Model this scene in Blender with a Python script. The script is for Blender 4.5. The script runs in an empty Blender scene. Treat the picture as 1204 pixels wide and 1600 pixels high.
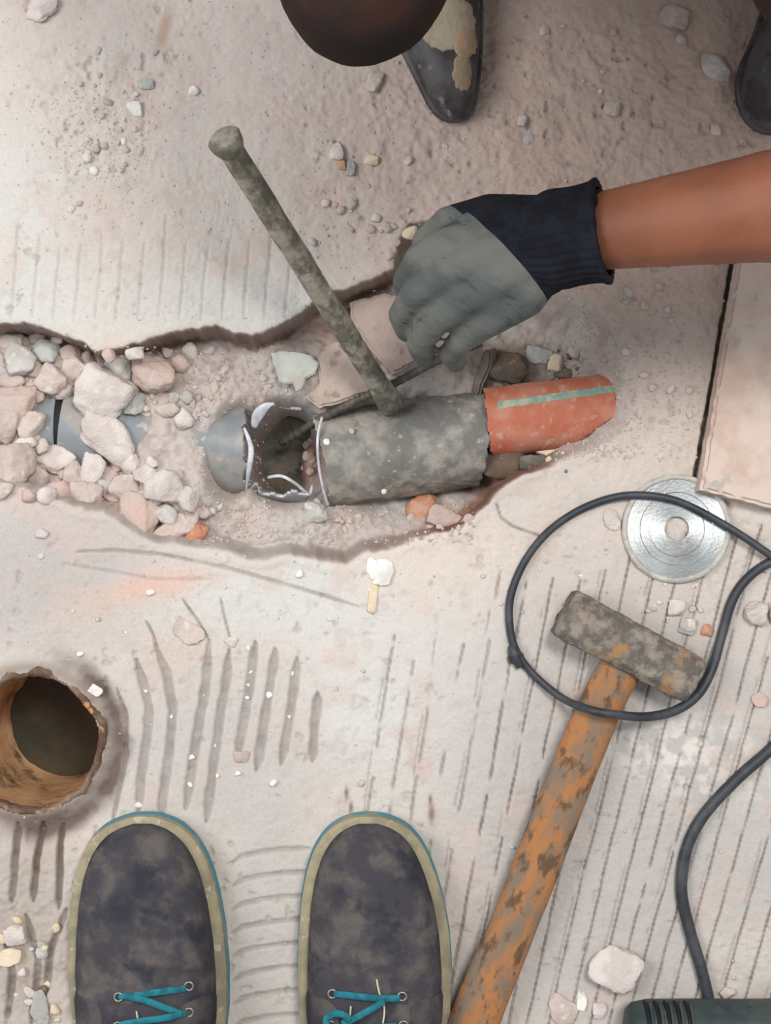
import bpy, bmesh, math, random
import numpy as np
from mathutils import Vector, Matrix, noise as mnoise

# ------------------------------------------------------------------ camera, world, lights, exposure
S = 1800.0          # pixels of the 1204x1600 frame per metre on the floor (z = 0)
H = 1.30            # camera height
sc = bpy.context.scene
col = sc.collection
cam_d = bpy.data.cameras.new('camera'); cam = bpy.data.objects.new('camera', cam_d); col.objects.link(cam)
cam.location = (0, 0, H); cam.rotation_euler = (0, 0, 0)
cam_d.sensor_fit = 'VERTICAL'; cam_d.sensor_height = 24
cam_d.lens = 24 * H / (1600 / S)
cam_d.clip_start = 0.02
sc.camera = cam

w = bpy.data.worlds.new('world'); sc.world = w; w.use_nodes = True
bg = w.node_tree.nodes['Background']
bg.inputs['Color'].default_value = (0.93, 0.96, 1.0, 1)
bg.inputs['Strength'].default_value = 0.55

def area(name, loc, target, size, energy, colr):
    d = bpy.data.lights.new(name, 'AREA'); d.shape = 'RECTANGLE'; d.size = size[0]; d.size_y = size[1]
    d.energy = energy; d.color = colr
    o = bpy.data.objects.new(name, d); col.objects.link(o); o.location = loc
    o.rotation_euler = (Vector(target) - Vector(loc)).to_track_quat('-Z', 'Y').to_euler()
    return o
area('main_light', (0.70, 1.02, 3.2), (0, 0, 0), (0.85, 0.85), 74, (1.0, 0.98, 0.95))  # unseen main light from high up, placed to suit the cast shadows
area('fill_light', (-2.1, 0.6, 2.4), (-0.3, 0.3, 0), (1.6, 1.4), 54, (0.97, 0.98, 1.0))  # added fill from the left, brightens the upper left floor
sc.view_settings.view_transform = 'Standard'
sc.view_settings.look = 'None'
sc.view_settings.exposure = 0.0
sc.view_settings.gamma = 1.0
sc.view_settings.use_curve_mapping = False

# ------------------------------------------------------------------ helpers
rnd = random.Random(7)
def lin(c):
    return tuple(((v / 255) / 12.92 if v / 255 <= 0.04045 else ((v / 255 + 0.055) / 1.055) ** 2.4) for v in c)
def P(px, py, z=0.0):
    f = (H - z) / H
    return Vector(((px - 602) / S * f, (800 - py) / S * f, z))
def mm(px): return px / S

def link_mesh(name, me, mats=None, parent=None, smooth=True):
    o = bpy.data.objects.new(name, me); col.objects.link(o)
    if mats is not None:
        for m in (mats if isinstance(mats, (list, tuple)) else [mats]): me.materials.append(m)
    if smooth: me.polygons.foreach_set('use_smooth', [True] * len(me.polygons))
    if parent: o.parent = parent
    return o
def mesh_from(name, verts, faces):
    me = bpy.data.meshes.new(name); me.from_pydata([tuple(v) for v in verts], [], faces); me.update(); return me
def obj(name, bm, mats, parent=None, smooth=True):
    me = bpy.data.meshes.new(name); bmesh.ops.recalc_face_normals(bm, faces=bm.faces); bm.to_mesh(me); bm.free()
    return link_mesh(name, me, mats, parent, smooth)
def tag(o, label=None, cat=None, group=None, kind=None):
    if label: o['label'] = label
    if cat: o['category'] = cat
    if group: o['group'] = group
    if kind: o['kind'] = kind
    return o
def thing(name, label, cat, loc=(0, 0, 0), group=None):
    o = bpy.data.objects.new(name, None); col.objects.link(o); o.location = loc; o.empty_display_size = 0.02
    return tag(o, label, cat, group)
def reparent(o, root):
    # keeps world coordinates of mesh data built around the origin
    o.parent = root; o.matrix_parent_inverse = Matrix.Translation(-root.location)

def catmull(pts, n=10):
    pts = [Vector(p) for p in pts]; out = []
    for i in range(len(pts) - 1):
        p0 = pts[max(i - 1, 0)]; p1 = pts[i]; p2 = pts[i + 1]; p3 = pts[min(i + 2, len(pts) - 1)]
        for k in range(n):
            t = k / n
            out.append(0.5 * ((2 * p1) + (p2 - p0) * t + (2 * p0 - 5 * p1 + 4 * p2 - p3) * t * t + (3 * p1 - p0 - 3 * p2 + p3) * t ** 3))
    out.append(pts[-1]); return out
def tube(bm, path, rad, seg=12, flat=1.0, cap=True, up=Vector((0, 0, 1))):
    """sweep; rad number or list; flat squashes along `up`"""
    rings = []
    n = len(path)
    for i, p in enumerate(path):
        t = (path[min(i + 1, n - 1)] - path[max(i - 1, 0)]).normalized()
        s = t.cross(up)
        if s.length < 1e-3: s = t.cross(Vector((0, 1, 0)))
        s.normalize(); u = s.cross(t).normalized()
        r = rad[i] if isinstance(rad, (list, tuple)) else rad
        rings.append([bm.verts.new(p + s * (r * math.cos(a)) + u * (r * flat * math.sin(a))) for a in [2 * math.pi * k / seg for k in range(seg)]])
    for a, b in zip(rings[:-1], rings[1:]):
        for k in range(seg): bm.faces.new((a[k], a[(k + 1) % seg], b[(k + 1) % seg], b[k]))
    if cap:
        bm.faces.new(rings[0][::-1]); bm.faces.new(rings[-1])
    return rings

# implicit-looking organic bodies: tapered capsules fused by a voxel remesh, then baked
def capsule(bm, p0, p1, r0, r1, seg=14):
    p0 = Vector(p0); p1 = Vector(p1)
    L = (p1 - p0).length
    steps = max(2, int(L / (0.35 * min(r0, r1))))
    steps = min(steps, 26)
    for k in range(steps + 1):
        t = k / steps
        m = Matrix.Translation(p0.lerp(p1, t))
        bmesh.ops.create_icosphere(bm, subdivisions=2, radius=(r0 + (r1 - r0) * t) * 1.02, matrix=m)
def fused(name, segs, voxel, mats, parent=None, smooth_it=6, post=None, ell=()):
    bm = bmesh.new()
    for s in segs: capsule(bm, *s)
    for (c, r, rot) in ell:
        m = Matrix.Translation(Vector(c)) @ rot.to_matrix().to_4x4() @ Matrix.Diagonal((*r, 1))
        bmesh.ops.create_icosphere(bm, subdivisions=3, radius=1.0, matrix=m)
    me = bpy.data.meshes.new(name); bm.to_mesh(me); bm.free()
    tmp = bpy.data.objects.new('tmp', me); col.objects.link(tmp)
    r = tmp.modifiers.new('r', 'REMESH'); r.mode = 'VOXEL'; r.voxel_size = voxel
    s = tmp.modifiers.new('s', 'SMOOTH'); s.factor = 0.5; s.iterations = smooth_it
    dg = bpy.context.evaluated_depsgraph_get(); dg.update()
    out = bpy.data.meshes.new_from_object(tmp.evaluated_get(dg))
    bpy.data.objects.remove(tmp); bpy.data.meshes.remove(me)
    out.name = name
    if post:
        for v in out.vertices: v.co = post(v.co.copy())
    return link_mesh(name, out, mats, parent)

# ------------------------------------------------------------------ materials
def mat(name, c1, c2=None, c3=None, scale=30, rough=0.85, metal=0.0, bump=0.3, bscale=200, spec=0.3, sss=0.0, thr=(0.4, 0.62), thr3=(0.58, 0.68), scale3=None, dist=0.002, attr=None, stretch=None):
    if 'rubble' in name or 'soil' in name:
        ds = lambda c: tuple(v * .8 + .2 * sum(c) / 3 for v in c)
        c1 = ds(c1); c2 = ds(c2) if c2 else None; c3 = ds(c3) if c3 else None
    m = bpy.data.materials.new(name); m.use_nodes = True
    nt = m.node_tree; N = nt.nodes; L = nt.links
    b = N['Principled BSDF']; b.inputs['Roughness'].default_value = rough; b.inputs['Metallic'].default_value = metal
    b.inputs['Specular IOR Level'].default_value = spec
    g = N.new('ShaderNodeNewGeometry'); vec = g.outputs['Position']
    if stretch:
        mp = N.new('ShaderNodeMapping'); mp.inputs['Scale'].default_value = stretch[0]; mp.inputs['Rotation'].default_value = (0, 0, stretch[1])
        mp.vector_type = 'TEXTURE'
        L.new(vec, mp.inputs['Vector']); vec = mp.outputs['Vector']
    def nz(sc_, det=6, off=0):
        n = N.new('ShaderNodeTexNoise'); n.inputs['Scale'].default_value = sc_; n.inputs['Detail'].default_value = det
        n.inputs['Roughness'].default_value = 0.6
        if off:
            a = N.new('ShaderNodeVectorMath'); a.operation = 'ADD'; a.inputs[1].default_value = (off, off * 1.7, -off); L.new(vec, a.inputs[0]); L.new(a.outputs[0], n.inputs['Vector'])
        else: L.new(vec, n.inputs['Vector'])
        return n.outputs['Fac']
    def ramp(f, lo, hi):
        r = N.new('ShaderNodeMapRange'); r.inputs['From Min'].default_value = lo; r.inputs['From Max'].default_value = hi; r.interpolation_type = 'SMOOTHSTEP'
        L.new(f, r.inputs['Value']); return r.outputs['Result']
    def mixc(f, a, bb):
        mx = N.new('ShaderNodeMix'); mx.data_type = 'RGBA'; L.new(f, mx.inputs['Factor'])
        for s_, v in ((6, a), (7, bb)):
            if isinstance(v, tuple): mx.inputs[s_].default_value = (*v, 1)
            else: L.new(v, mx.inputs[s_])
        return mx.outputs[2]
    if attr:
        a = N.new('ShaderNodeAttribute'); a.attribute_name = attr; cur = a.outputs['Color']
    else: cur = lin(c1)
    if c2: cur = mixc(ramp(nz(scale), *thr), cur, lin(c2))
    if c3: cur = mixc(ramp(nz(scale3 or scale * 2.3, off=3.7), *thr3), cur, lin(c3))
    if attr:
        # fine albedo mottling of dust and grit
        n = nz(420, 3, 1.3); mr = N.new('ShaderNodeMapRange'); mr.inputs['From Min'].default_value = 0.3; mr.inputs['From Max'].default_value = 0.7
        mr.inputs['To Min'].default_value = 0.93; mr.inputs['To Max'].default_value = 1.05; L.new(n, mr.inputs['Value'])
        vm = N.new('ShaderNodeVectorMath'); vm.operation = 'SCALE'; L.new(cur, vm.inputs[0]); L.new(mr.outputs[0], vm.inputs['Scale']); cur = vm.outputs[0]
    if isinstance(cur, tuple): b.inputs['Base Color'].default_value = (*cur, 1)
    else: L.new(cur, b.inputs['Base Color'])
    if bump:
        bp = N.new('ShaderNodeBump'); bp.inputs['Strength'].default_value = bump; bp.inputs['Distance'].default_value = dist
        L.new(nz(bscale, 5), bp.inputs['Height']); L.new(bp.outputs['Normal'], b.inputs['Normal'])
    if sss:
        b.inputs['Subsurface Weight'].default_value = sss; b.inputs['Subsurface Radius'].default_value = (0.01, 0.004, 0.002)
    return m

M = {}
M['floor'] = mat('dusty_mortar', (200, 190, 180), attr='dust', bump=0.22, bscale=260, rough=0.95, spec=0.1, dist=0.0015)
M['floor_far'] = mat('dusty_floor', (196, 184, 174), (182, 166, 154), scale=6, rough=0.95, spec=0.1)
M['rock_pink'] = mat('pink_rubble', (206, 186, 175), (188, 168, 157), (214, 201, 192), scale=40, rough=0.95, spec=0.1, bump=0.9, bscale=130, dist=0.003)
M['rock_pale'] = mat('pale_rubble', (217, 204, 196), (200, 186, 177), scale=45, rough=0.95, spec=0.1, bump=0.9, bscale=130, dist=0.003)
M['rock_grey'] = mat('grey_rubble', (200, 195, 188), (182, 175, 167), (214, 204, 195), scale=45, rough=0.95, spec=0.1, bump=0.9, bscale=130, dist=0.003)
M['rock_green'] = mat('green_grey_rubble', (184, 186, 178), (170, 166, 158), scale=45, rough=0.95, spec=0.1, bump=0.9, bscale=130, dist=0.003)
M['rock_red'] = mat('red_rubble', (204, 174, 160), (194, 174, 164), (210, 186, 172), scale=40, rough=0.95, spec=0.1, bump=0.9, bscale=130, dist=0.003)
M['rock_brick'] = mat('brick_shard', (186, 130, 102), (196, 156, 134), scale=60, rough=0.9, spec=0.15, bump=0.5, bscale=180)
M['rock_brown'] = mat('brown_rubble', (118, 96, 76), (96, 84, 74), (150, 132, 112), scale=50, rough=0.9, spec=0.15, bump=0.5, bscale=180)
M['rock_dark'] = mat('dark_rubble', (98, 92, 84), (130, 116, 102), scale=50, rough=0.8, spec=0.25, bump=0.5, bscale=180)
M['rock_white'] = mat('plaster_white', (232, 230, 224), (214, 208, 200), scale=60, rough=0.9, spec=0.15, bump=0.4, bscale=180)
M['rock_beige'] = mat('beige_chip', (214, 194, 164), (222, 206, 182), scale=60, rough=0.9, spec=0.15, bump=0.3)
M['plate_grey'] = mat('render_plate', (196, 200, 190), (184, 180, 168), scale=50, rough=0.9, spec=0.15, bump=0.4, bscale=150)
M['soil_slab'] = mat('soil_slab', (200, 174, 160), (180, 160, 146), (160, 136, 120), scale=28, rough=0.95, spec=0.1, bump=0.6, bscale=140)
M['tile'] = mat('dusty_tile', (206, 188, 176), (192, 168, 154), (178, 168, 158), scale=22, rough=0.95, spec=0.1, bump=0.4, bscale=220)
M['pvc'] = mat('grey_pvc', (128, 134, 138), (150, 146, 140), (176, 164, 152), scale=34, rough=0.4, spec=0.5, bump=0.15, bscale=120, thr=(0.45, 0.6), thr3=(0.6, 0.7))
M['pvc_dirty'] = mat('dirty_pvc', (120, 119, 114), (162, 156, 146), (180, 168, 156), scale=44, rough=0.85, spec=0.2, bump=0.8, bscale=130, thr=(0.40, 0.66), thr3=(0.6, 0.70), scale3=110)
M['pvc_edge'] = mat('pvc_fresh_cut', (206, 208, 214), (168, 170, 176), scale=60, rough=0.3, spec=0.6, bump=0.1)
M['pvc_inside'] = mat('pvc_inside', (72, 72, 66), (110, 100, 84), (60, 66, 60), scale=36, rough=0.6, bump=0.3)
M['orange'] = mat('orange_pipe', (184, 104, 78), (192, 130, 108), (196, 160, 146), scale=40, rough=0.6, spec=0.35, bump=0.15, bscale=90, thr=(0.4, 0.65), thr3=(0.56, 0.72))
M['stripe'] = mat('green_stripe', (124, 158, 142), (176, 178, 160), scale=90, rough=0.6, bump=0.1)
M['steel'] = mat('rusty_steel', (104, 100, 88), (158, 152, 136), (214, 214, 208), scale=60, rough=0.6, metal=0.0, spec=0.4, bump=1.0, bscale=160, thr3=(0.60, 0.66), scale3=34)
M['rod'] = mat('dark_rod', (86, 84, 78), (110, 102, 92), scale=80, rough=0.6, metal=0.3, bump=0.5, bscale=300)
M['hammer'] = mat('hammer_steel', (104, 97, 90), (148, 138, 126), (158, 122, 86), scale=80, rough=0.75, metal=0.1, spec=0.3, bump=1.0, bscale=150, thr3=(0.56, 0.68), scale3=44, dist=0.003)
M['wood'] = mat('dirty_wood', (166, 114, 72), (126, 110, 94), (100, 78, 60), scale=58, rough=0.8, spec=0.2, bump=0.5, bscale=160, thr=(0.40, 0.6), thr3=(0.52, 0.64), scale3=90, stretch=((1, 1.9, 1), math.radians(-22)))
M['wood_lit'] = M['wood']
M['disc'] = mat('brushed_steel', (176, 180, 180), (158, 160, 158), (188, 178, 170), scale=26, rough=0.40, metal=0.85, spec=0.5, bump=0.1, bscale=400)
dn_ = M['disc'].node_tree; tb = dn_.nodes.new('ShaderNodeTangent'); tb.direction_type = 'RADIAL'; tb.axis = 'Z'
dp_ = dn_.nodes['Principled BSDF']; dp_.inputs['Anisotropic'].default_value = 0.75; dn_.links.new(tb.outputs[0], dp_.inputs['Tangent'])
M['disc_rim'] = mat('disc_rim', (178, 172, 164), (200, 196, 190), scale=60, rough=0.7, metal=0.3, bump=0.5, bscale=400)
M['cable'] = mat('black_rubber', (44, 48, 54), (66, 68, 72), scale=40, rough=0.5, spec=0.45, bump=0.1)
M['tool'] = mat('tool_plastic', (40, 54, 56), (62, 70, 66), (96, 96, 88), scale=30, rough=0.55, spec=0.4, bump=0.2, thr3=(0.62, 0.74))
M['tool_dark'] = mat('tool_black', (20, 22, 24), rough=0.6, bump=0)
M['rust'] = mat('rusty_drain', (216, 176, 134), (184, 142, 104), (108, 92, 74), scale=18, rough=0.9, spec=0.15, bump=0.7, bscale=90, thr=(0.42, 0.62), thr3=(0.52, 0.7), scale3=30)
M['rust_rim'] = mat('corroded_rim', (130, 110, 96), (96, 76, 64), (190, 140, 96), scale=34, rough=0.95, spec=0.1, bump=0.8, bscale=90, thr3=(0.58, 0.68))
M['sludge'] = mat('drain_sludge', (58, 58, 48), (80, 70, 52), scale=30, rough=0.5, spec=0.4, bump=0.4, bscale=60)
M['suede'] = mat('dusty_suede', (68, 66, 71), (98, 92, 88), (54, 54, 62), scale=40, rough=0.95, spec=0.1, bump=0.4, bscale=500, thr=(0.42, 0.68), thr3=(0.5, 0.66), scale3=26)
M['suede_dark'] = mat('dark_suede', (58, 58, 64), (88, 82, 80), scale=24, rough=0.95, spec=0.1, bump=0.4, bscale=500)
M['sole'] = mat('khaki_rubber', (160, 150, 122), (138, 130, 110), (182, 172, 146), scale=40, rough=0.8, spec=0.25, bump=0.2)
M['outsole'] = mat('teal_rubber', (66, 122, 134), (128, 128, 118), scale=22, rough=0.8, bump=0.2, thr=(0.5, 0.7))
M['lace'] = mat('turquoise_lace', (40, 124, 138), (30, 100, 114), scale=120, rough=0.8, bump=0.5, bscale=900)
M['stitch'] = mat('pale_thread', (196, 188, 160), rough=0.8, bump=0)
M['eyelet'] = mat('metal_eyelet', (150, 146, 140), rough=0.4, metal=0.8, bump=0)
M['trouser'] = mat('dark_trouser', (66, 44, 38), (46, 40, 38), scale=14, rough=0.95, spec=0.1, bump=0.3, bscale=400)
M['trouser_plum'] = mat('navy_trouser', (40, 32, 52), (30, 26, 38), scale=14, rough=0.95, spec=0.1, bump=0.3, bscale=400)
M['shirt'] = mat('dark_shirt', (60, 56, 66), (50, 46, 56), scale=10, rough=0.95, spec=0.1, bump=0.3, bscale=400)
M['skin'] = mat('brown_skin', (144, 90, 65), (128, 78, 56), scale=14, rough=0.55, spec=0.35, bump=0.15, bscale=300, sss=0.08, thr=(0.35, 0.7))
M['knit'] = mat('black_knit', (28, 29, 35), (36, 38, 46), scale=60, rough=0.95, spec=0.15, bump=0.5, bscale=900)
M['coating'] = mat('grey_coating', (110, 111, 105), (86, 90, 88), (66, 75, 78), scale=26, rough=0.7, spec=0.25, bump=0.5, bscale=220, stretch=((3.0, 1, 1), math.radians(-30)))
M['hair'] = mat('black_hair', (26, 22, 20), (38, 32, 28), scale=80, rough=0.8, bump=0.6, bscale=500)
M['shoe_black'] = mat('worn_black_rubber', (56, 50, 53), (84, 82, 82), (120, 118, 112), scale=34, rough=0.55, spec=0.4, bump=0.25, bscale=150, thr3=(0.6, 0.72))
M['cement'] = mat('dried_cement', (184, 152, 126), (150, 138, 112), (168, 152, 128), scale=34, rough=0.95, spec=0.1, bump=0.5, bscale=200)
M['cement_olive'] = mat('olive_cement', (176, 166, 142), (152, 142, 118), (190, 168, 144), scale=34, rough=0.95, spec=0.1, bump=0.5, bscale=200)

# ------------------------------------------------------------------ ground height field (pixels of the z=0 plane as coordinates)
X0, X1, Y0, Y1, ST = -150.0, 1356.0, -150.0, 1752.0, 2.25
nx = int((X1 - X0) / ST) + 1; ny = int((Y1 - Y0) / ST) + 1
gx = X0 + ST * np.arange(nx); gy = Y0 + ST * np.arange(ny)
GX, GY = np.meshgrid(gx, gy)
rs = np.random.RandomState(11)
def vnoise(x, y, seed):
    xi = np.floor(x).astype(np.int64); yi = np.floor(y).astype(np.int64); fx = x - xi; fy = y - yi
    fx = fx * fx * (3 - 2 * fx); fy = fy * fy * (3 - 2 * fy)
    def h(a, b):
        n = (a * 374761393 + b * 668265263 + seed * 1442695041) & 0xffffffff
        n = ((n ^ (n >> 13)) * 1274126177) & 0xffffffff
        return ((n ^ (n >> 16)) & 0xffff) / 65535.0
    return (h(xi, yi) * (1 - fx) + h(xi + 1, yi) * fx) * (1 - fy) + (h(xi, yi + 1) * (1 - fx) + h(xi + 1, yi + 1) * fx) * fy
def fbm(scale, seed, octv=4, sx=1.0, sy=1.0, X=None, Y=None, gain=0.5):
    X = GX if X is None else X; Y = GY if Y is None else Y
    v = 0; a = 1; tot = 0; f = 1.0 / scale
    for o in range(octv):
        v = v + a * vnoise(X * f * sx + 37.1 * o, Y * f * sy - 11.3 * o, seed + o); tot += a; a *= gain; f *= 2
    return v / tot            # 0..1
def sst(a, b, v):
    t = np.clip((v - a) / (b - a), 0, 1); return t * t * (3 - 2 * t)
def polydist(pts, X, Y, closed=False):
    d2 = np.full(X.shape, 1e12); n = len(pts)
    for i in range(n if closed else n - 1):
        ax, ay = pts[i]; bx, by = pts[(i + 1) % n]
        vx, vy = bx - ax, by - ay; L2 = vx * vx + vy * vy + 1e-9
        t = np.clip(((X - ax) * vx + (Y - ay) * vy) / L2, 0, 1)
        d2 = np.minimum(d2, (X - ax - t * vx) ** 2 + (Y - ay - t * vy) ** 2)
    return np.sqrt(d2)
def inside(pts, X, Y):
    r = np.zeros(X.shape, bool); n = len(pts)
    for i in range(n):
        ax, ay = pts[i]; bx, by = pts[(i + 1) % n]
        if ay == by: continue
        c = ((ay > Y) != (by > Y)) & (X < (bx - ax) * (Y - ay) / (by - ay) + ax)
        r ^= c
    return r
def blob(cx, cy, rx, ry, p=2.0, rot=0):
    c, s = math.cos(rot), math.sin(rot)
    u = ((GX - cx) * c + (GY - cy) * s) / rx; v = (-(GX - cx) * s + (GY - cy) * c) / ry
    return np.exp(-np.power(u * u + v * v, p / 2))

RIM = [(-130, 500), (-60, 505), (0, 508), (35, 505), (70, 512), (100, 522), (130, 537), (150, 549), (180, 545), (220, 535), (260, 522), (300, 511), (340, 507), (370, 520), (395, 528), (430, 511), (470, 487), (492, 470), (530, 452), (580, 437), (615, 417), (622, 385), (640, 350), (690, 340), (780, 395), (850, 445), (920, 462), (975, 520), (1000, 570), (1000, 625), (975, 680), (930, 705), (870, 725), (810, 745), (780, 765), (752, 797), (720, 822), (680, 835), (640, 847), (600, 858), (565, 868), (540, 886), (510, 880), (470, 870), (440, 868), (400, 876), (370, 870), (340, 862), (310, 858), (270, 850), (240, 848), (210, 835), (185, 815), (160, 800), (140, 800), (110, 790), (70, 775), (30, 760), (0, 755), (-60, 750), (-130, 748)]
WX = GX + 9 * (fbm(26, 5) - 0.5) * 2 * 0.7; WY = GY + 9 * (fbm(26, 55) - 0.5) * 2 * 0.7
sub = (GY > 300) & (GY < 930)
pd = np.full(GX.shape, -999.0)
dd = polydist(RIM, WX[sub], WY[sub], True); ii = inside(RIM, WX[sub], WY[sub])
pd[sub] = np.where(ii, dd, -dd)             # >0 inside the trench
# wall width: steep on the upper left rim, sloping on the right and lower rim
wall = 7 + 16 * sst(640, 800, GY) * (1 - sst(560, 700, GX)) + 55 * sst(780, 960, GX) + 30 * sst(620, 760, GX) * (1 - sst(640, 720, GY))
depthf = sst(0, 1, pd / wall)

soil = np.full(GX.shape, -0.056)
def setsoil(cx, cy, rx, ry, z, p=2.6, rot=0):
    global soil
    a = blob(cx, cy, rx, ry, p, rot); soil = soil * (1 - a) + z * a
setsoil(60, 590, 200, 75, -0.040)            # rubble bed, upper left
setsoil(120, 770, 220, 60, -0.040)           # rubble bed, lower left
setsoil(285, 735, 95, 110, -0.020, 3)        # fan of pink dust burying the pipe
setsoil(300, 620, 120, 80, -0.030, 3)
setsoil(430, 560, 110, 50, -0.042)
setsoil(540, 560, 110, 70, -0.036, 3)
setsoil(430, 830, 150, 45, -0.042)
setsoil(600, 830, 120, 30, -0.050)
setsoil(20, 680, 55, 60, -0.030, 4)
setsoil(165, 660, 34, 50, -0.030, 4)
setsoil(100, 666, 36, 40, -0.075, 5)         # windows in the rubble where pipe shows
setsoil(208, 662, 26, 22, -0.080, 4)
setsoil(236, 690, 40, 60, -0.024, 3)
setsoil(358, 705, 34, 72, -0.085, 4, 0.15)
setsoil(440, 705, 62, 72, -0.135, 5)         # inside the broken pipe
setsoil(478, 722, 22, 44, -0.088, 3)
setsoil(625, 715, 125, 95, -0.088, 5, -0.14)
setsoil(752, 700, 34, 62, -0.125, 3, 0.2)    # black void past the pipe end
setsoil(858, 655, 118, 60, -0.075, 5, -0.06)
setsoil(800, 730, 50, 20, -0.045, 2.5)
setsoil(800, 560, 80, 30, -0.055, 2.5)
setsoil(1010, 600, 50, 110, -0.020, 3)
Z = soil * depthf
big = fbm(150, 21, 3) - 0.5
lumps = fbm(34, 31, 4) - 0.5
fine = fbm(9, 41, 3) - 0.5
rough_mask = np.clip(depthf + 0.55 * blob(900, 230, 420, 240, 4) + 0.5 * blob(150, 190, 90, 110, 3) + 0.6 * blob(40, 1500, 90, 160, 3) + 0.35 * blob(1100, 800, 200, 120, 3), 0, 1)
Z += big * 0.006 * (1 - depthf) + lumps * (0.0022 + 0.010 * rough_mask) + fine * (0.0007 + 0.0042 * rough_mask)
pits = sst(.68, .80, fbm(15, 141, 3)) * (0.25 + rough_mask * .5 + 0.6 * sst(.5, .65, fbm(90, 151, 2)))
Z -= pits * 0.0022 * (1 - depthf)
flakes = fbm(55, 161, 4); Z += (np.floor(flakes * 9) / 9 - flakes) * 0.005 * (1 - depthf) * (0.25 + 0.8 * sst(.5, .62, fbm(140, 171, 2)))
# a raised lip of chipped mortar along the rim
Z += 0.0015 * np.exp(-((pd + 8) / 7) ** 2) * (0.4 + fbm(20, 61, 2))

# grooves of the notched trowel
groove = np.zeros(GX.shape)
def cut(pts, wd, depth, dark=1.0, taper=True, gap=0.0, seed=0):
    global Z, groove
    xs = [p[0] for p in pts]; ys = [p[1] for p in pts]
    m = (GX > min(xs) - 14) & (GX < max(xs) + 14) & (GY > min(ys) - 14) & (GY < max(ys) + 14)
    x = GX[m] + 3.0 * (fbm(40, 71 + seed, 2)[m] - 0.5); y = GY[m]
    d = polydist(pts, x, y)
    L = max(ys) - min(ys); Lx = max(xs) - min(xs)
    if taper:
        t = ((y - min(ys)) / L) if L > Lx else ((x - min(xs)) / Lx)
        wl = wd * np.clip(np.minimum(t, 1 - t) * 6 + 0.35, 0.3, 1)
    else: wl = wd
    wl = wl * (0.75 + 0.5 * fbm(18, 77 + seed, 2)[m])
    a = np.exp(-(d / wl) ** 6)
    if gap > 0: a *= sst(gap - 0.06, gap + 0.05, fbm(46, 81 + seed, 3)[m])
    Z[m] -= a * depth * (1 - depthf[m]); g = groove[m]; groove[m] = np.maximum(g, a * dark * (1 - depthf[m]))
left = [[(212, 1030), (225, 1070), (233, 1110), (228, 1160), (220, 1210), (215, 1275)],
        [(243, 1008), (262, 1060), (270, 1110), (265, 1170), (256, 1240), (250, 1292)],
        [(327, 1000), (322, 1060), (312, 1120), (302, 1180), (290, 1265)],
        [(358, 1015), (352, 1070), (341, 1140), (331, 1210), (322, 1285)],
        [(398, 1003), (391, 1060), (381, 1120), (372, 1180)],
        [(430, 1013), (422, 1070), (412, 1130), (400, 1205)],
        [(464, 1028), (458, 1080), (450, 1130), (440, 1195)],
        [(496, 1082), (492, 1130), (487, 1190)],
        [(182, 1075), (196, 1120), (196, 1180), (184, 1240), (176, 1290)]]
for i, g in enumerate(left): cut(g, 7.2 if i < 8 else 3.5, 0.0026, 0.5, seed=i)
cut([(345, 935), (352, 970), (360, 1005)], 2.2, 0.0015, 0.6)
cut([(285, 935), (308, 968), (326, 1000)], 2.2, 0.0015, 0.6)
cut([(228, 970), (238, 990), (246, 1012)], 2.5, 0.0015, 0.6)
for k in range(8):
    y = 1334 + 37 * k
    cut([(362, y + 14), (378, y + 4), (405, y - 2), (440, y - 7), (486, y - 9)], 4.0, 0.0018, 0.38, seed=k)
cut([(120, 862), (180, 860), (250, 866), (350, 886), (450, 914), (560, 948)], 3.0, 0.0016, 0.45, seed=3)
cut([(100, 880), (240, 905), (330, 905)], 2.5, 0.001, 0.25, seed=4)
cut([(776, 788), (782, 808), (800, 822), (850, 840)], 2.0, 0.002, 0.6, False)
k = 0
x = 585.0
while x < 1330:
    s = -(0.15 + 0.13 * max(0, min(1, (x - 640) / 480)))
    top = 880 + 30 * rnd.random() - (60 if x > 900 else 0)
    if x < 700: top = 985 + rnd.random() * 60
    for part in ((top, 1640),):
        pts = []
        for j in range(7):
            y = part[0] + (part[1] - part[0]) * j / 6
            pts.append((x + s * (y - 1200) + rnd.uniform(-1.5, 1.5), y))
        wd = 1.7 if x > 790 else 2.4
        cut(pts, wd, 0.0018, 0.8 if x > 760 else 0.5, False, gap=(0.28 if x > 880 else 0.36) if x > 760 else 0.45, seed=k)
    if k % 2 == 0:
        cut([(px - 7, py) for px, py in pts], 1.6, 0.001, 0.35, False, gap=0.5, seed=k + 40)
    x += 30 + 12 * rnd.random(); k += 1
# faint streaks on the slab above the trench
for k, x in enumerate(range(20, 470, 33)):
    cut([(x + 8, 330 + 60 * rnd.random()), (x + 3, 430), (x - 4, 500)], 2.4, 0.0009, 0.16, seed=k)
for pts in ([(28, 1285), (24, 1340), (20, 1410)], [(66, 1285), (58, 1340), (52, 1410)], [(96, 1290), (94, 1350), (92, 1420)], [(104, 1420), (80, 1480), (70, 1560)], [(40, 1430), (60, 1500), (50, 1600)], [(8, 1460), (20, 1520), (10, 1600)]):
    cut(pts, 5.5, 0.003, 0.7, gap=0.3, seed=9)
cut([(1150, 380), (1142, 430), (1110, 610), (1097, 690), (1083, 766)], 4.0, 0.008, 1.0, False, seed=5)  # added groove, coloured dark as the shade along the tile's left edge
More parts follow.
